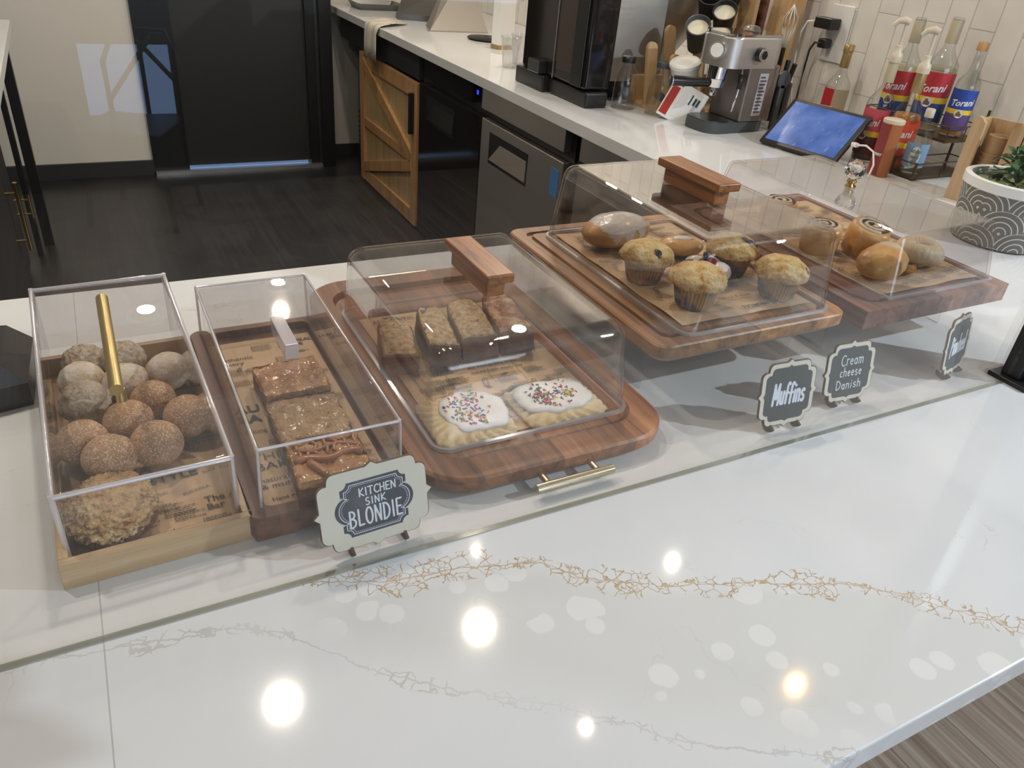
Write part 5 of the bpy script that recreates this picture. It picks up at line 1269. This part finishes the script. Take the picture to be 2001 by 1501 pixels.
wh = thing('whisk', 'wire whisk standing with its loops up by the leaning board', 'whisk', (2.235, 2.155, 0))
b = B()
for k in range(5):
    a = PI*k/5; b.tube([(.003*math.cos(a), .003*math.sin(a), .24), (.020*math.cos(a), .020*math.sin(a), .30), (.024*math.cos(a), .024*math.sin(a), .34), (0, 0, .385), (-.024*math.cos(a), -.024*math.sin(a), .34), (-.020*math.cos(a), -.020*math.sin(a), .30), (-.003*math.cos(a), -.003*math.sin(a), .24)], .0013, 5)
b.obj('wire_loops', M['white'], wh, smooth=True); B().cyl((0, 0, 0), (0, 0, .245), .008, n=12).obj('handle', M['blackgl'], wh, smooth=True, sharp=40)
# coffee packets
for k, (lab, dx, m) in enumerate((('white sachet packet with a red stripe leaning by the organizer', 0, 'r'), ('white sachet packet with dark print beside the espresso machine', .03, 'w'))):
    pk = thing('sachet_packet', lab, 'packet', (1.815+dx*1.1-.01, 2.19-dx*.9, 0), math.radians(-38), None)
    b = B().box(-.050, .042, -.006, .006, 0, .115, bev=.003); b.xf(Matrix.Rotation(math.radians(22), 4, 'Y')); b.obj('packet', M['white'], pk)
    b = B()
    if m == 'r': b.box(-.046, -.018, -.0068, -.0062, .01, .11)
    else: b.box(-.01, -.004, -.0068, -.0062, .06, .095).box(.004, .012, -.0068, -.0062, .065, .09).box(.016, .024, -.0068, -.0062, .065, .09)
    b.xf(Matrix.Rotation(math.radians(22), 4, 'Y')); b.obj('print', plain('packet_red', (.40, .03, .02), .4) if m == 'r' else M['darkgrey'], pk)
# clear milk bottles
for k, (x, y, m) in enumerate(((1.735, 2.375, 'black'), (1.815, 2.275, 'darkgrey'))):
    mb = thing('milk_bottle', ('empty clear bottle with a black cap, nearer the big coffee machine', 'empty clear bottle with a dark grey cap, nearer the organizer')[k], 'bottle', (x, y, 0), 0, 'empty clear bottles')
    B().lathe([(0, .001), (.040, 0), (.043, .005), (.040, .08), (.036, .12), (.022, .145), (.020, .158)], 28).obj('glass', M['bottle'], mb, smooth=True, sharp=60)
    B().lathe([(.024, .155), (.025, .157), (.025, .172), (.022, .175), (0, .175)], 24).obj('cap', M[m], mb, smooth=True, sharp=50)
    b = B(); b.lathe([(.0, 0), (.014, 0)], 24, M=T(-.018, -.0352, .065) @ Rm('Z', -30) @ Rm('X', 90)); b.obj('round_sticker', M['darkgrey'], mb)
# big black coffee machine and its steel side panel
cm = thing('coffee_machine', 'large black automatic coffee machine standing on the back counter', 'coffee machine', (1.66, 2.60, 0), 0)
B().box(-.115, .0, .04, .26, 0, .06, bev=.006).obj('base', M['black'], cm, wn=True)
B().box(-.09, .005, -.23, .0395, .0, .055, bev=.01).obj('base', M['black'], cm, wn=True)
B().box(-.095, .01, -.22, .25, .0605, .62, bev=.01).obj('body', M['blackgl'], cm, wn=True)
B().box(-.099, -.0955, -.13, -.02, .10, .50, bev=.001).obj('front_panel', plain('brown_gloss', (.035, .018, .014), .12), cm)
B().box(-.0985, -.0955, .0, .005, .06, .55).obj('trim_strip', M['steel'], cm)
B().box(-.105, -.0955, -.20, -.13, .065, .40, bev=.003).obj('side_module', M['black'], cm, wn=True)
B().box(-.135, -.0955, .05, .13, .065, .11, bev=.003).obj('drip_tray', M['steeldk'], cm)
sm = thing('steel_grinder', 'tall brushed steel grinder housing with a rounded bowl behind the clear bottles', 'grinder', (1.99, 2.66, 0))
B().box(-.26, .10, -.12, .20, .0, .035, bev=.004).obj('foot_plate', M['black'], sm)
B().box(-.265, -.06, -.20, -.19, .075, .62).obj('side_panel', M['steel'], sm)
B().box(-.24, -.12, -.185, .15, .0355, .60).obj('housing', M['black'], sm)
B().lathe([(.0, .036), (.05, .036), (.05, .10), (.07, .14), (.14, .24), (.19, .36), (.20, .60), (0, .60)], 48, c=(.09, .02)).obj('bowl', M['steel'], sm, smooth=True, sharp=50)
# clear plastic cups, pan, scale, jar, towel further along
for k, (x, y) in enumerate(((1.66, 3.13), (1.745, 3.20))):
    c = thing('clear_plastic_cup', ('clear plastic cup standing alone nearer the counter edge', 'clear plastic cup just behind the first one')[k], 'cup', (x, y, 0), 0, 'clear plastic cups')
    B().lathe([(0, .001), (.030, 0), (.044, .118), (.047, .120), (.047, .123), (.043, .121), (.029, .003), (0, .003)], 28).obj('cup', M['plasticcup'], c, smooth=True, sharp=50)
pn = thing('black_lid', 'flat black round lid lying on the back counter', 'lid', (1.90, 3.86, 0))
B().lathe([(0, 0), (.085, 0), (.10, .008), (.095, .012), (.02, .014), (0, .022)], 32).obj('lid', M['black'], pn, smooth=True, sharp=50)
jar = thing('glass_jar', 'tall clear jar with a white and gold label beside the black machine', 'jar', (1.93, 3.38, 0))
B().lathe([(0, .001), (.055, 0), (.058, .006), (.058, .24), (.045, .27)], 32).obj('glass', M['bottle'], jar, smooth=True, sharp=50)
wrap_label(jar, .0586, .02, .17, M['white'], -100, 60); wrap_label(jar, .059, .02, .032, GOLDC, -100, 60); wrap_label(jar, .059, .158, .17, GOLDC, -100, 60)
ct_ = thing('paper_carton', 'white printed carton standing behind the clear cups', 'carton', (1.86, 3.60, 0), math.radians(10))
B().box(-.045, .045, -.03, .03, 0, .24, bev=.002).obj('carton', M['white'], ct_)
B().box(-.046, .046, -.031, .031, .0, .02).obj('band', GOLDC, ct_)
tw = thing('tea_towel', 'pale striped tea towel folded over the edge of the back counter', 'towel', (1.433, 4.27, 0))
def towelm():
    t = NT('striped_towel'); sp = t.n('SeparateXYZ', {0: t.n('TexCoord').outputs['Object']}); f = t.math('FRACT', t.math('DIVIDE', sp.outputs[1], .105))
    c = t.ramp(f, [(0, (.60, .57, .48)), (.15, (.62, .56, .30)), (.25, (.60, .57, .50)), (.45, (.22, .22, .26)), (.52, (.58, .55, .52)), (.7, (.40, .36, .38)), (.78, (.62, .59, .52))], 'CONSTANT')
    t.bsdf(col=c, rough=.9); return t.m
b = B(); vs = []
path = [(.20, .004), (.10, .010), (.03, .006), (.002, .004), (-.010, -.004), (-.014, -.03), (-.016, -.10), (-.018, -.165)]
for i, (px, pz) in enumerate(path):
    row = []
    for j in range(19):
        y = -.105 + .21*j/18; wv = .004*math.sin(j*1.15+i*.4) if i > 4 else .002*math.sin(j*.9+i)
        yy = y*(1 - (.10 if i > 4 else 0)) + (.13*(px/.2) if px > 0 else 0)
        row.append(b.bm.verts.new((px - (abs(wv) if i > 4 else 0), yy, pz + (.003+wv if i <= 3 else 0) + (.01*math.sin(j*.7) if i == 7 else 0))))
    vs.append(row)
for a_, c_ in zip(vs, vs[1:]):
    for j in range(18): b.bm.faces.new((a_[j], a_[j+1], c_[j+1], c_[j]))
o = b.obj('cloth', towelm(), tw, smooth=True); md = o.modifiers.new('thick', 'SOLIDIFY'); md.thickness = .004; md.offset = 1
sc_ = thing('steel_display', 'grey steel wedge shaped hood standing on the back counter near the towel', 'steel hood', (1.80, 4.10, 0))
b = B(); b.rings([[(-.13, .0, 0), (.22, -.02, 0), (.22, .30, 0), (-.05, .22, 0)], [(-.11, .01, .004), (.22, -.01, .004), (.22, .29, .30), (.12, .24, .32)]]); b.obj('hood', plain('hood_steel', (.30, .28, .25), .5, .5), sc_)
s3_ = thing('dark_glass_tray', 'dark glass topped slanted tray reflecting blue light beside the steel hood', 'tray', (1.76, 4.52, 0))
b = B(); b.rings([[(-.11, .0, 0), (.15, -.10, 0), (.30, .20, 0), (.05, .25, 0)], [(-.11, .0, .03), (.15, -.10, .03), (.30, .20, .16), (.05, .25, .16)]]); b.obj('tray', M['steeldk'], s3_)
ft = thing('steel_pan', 'dark rimmed shallow steel pan at the far end of the back counter', 'pan', (1.69, 4.98, 0))
b = B(); b.rings([[(*p, 0) for p in rrect(-.13, .13, -.10, .10, .02)], [(*p, .035) for p in rrect(-.15, .15, -.12, .12, .025)], [(*p, .035) for p in rrect(-.14, .14, -.11, .11, .02)], [(*p, .006) for p in rrect(-.125, .125, -.095, .095, .02)]]); b.obj('pan', M['steeldk'], ft, wn=True, sharp=40)
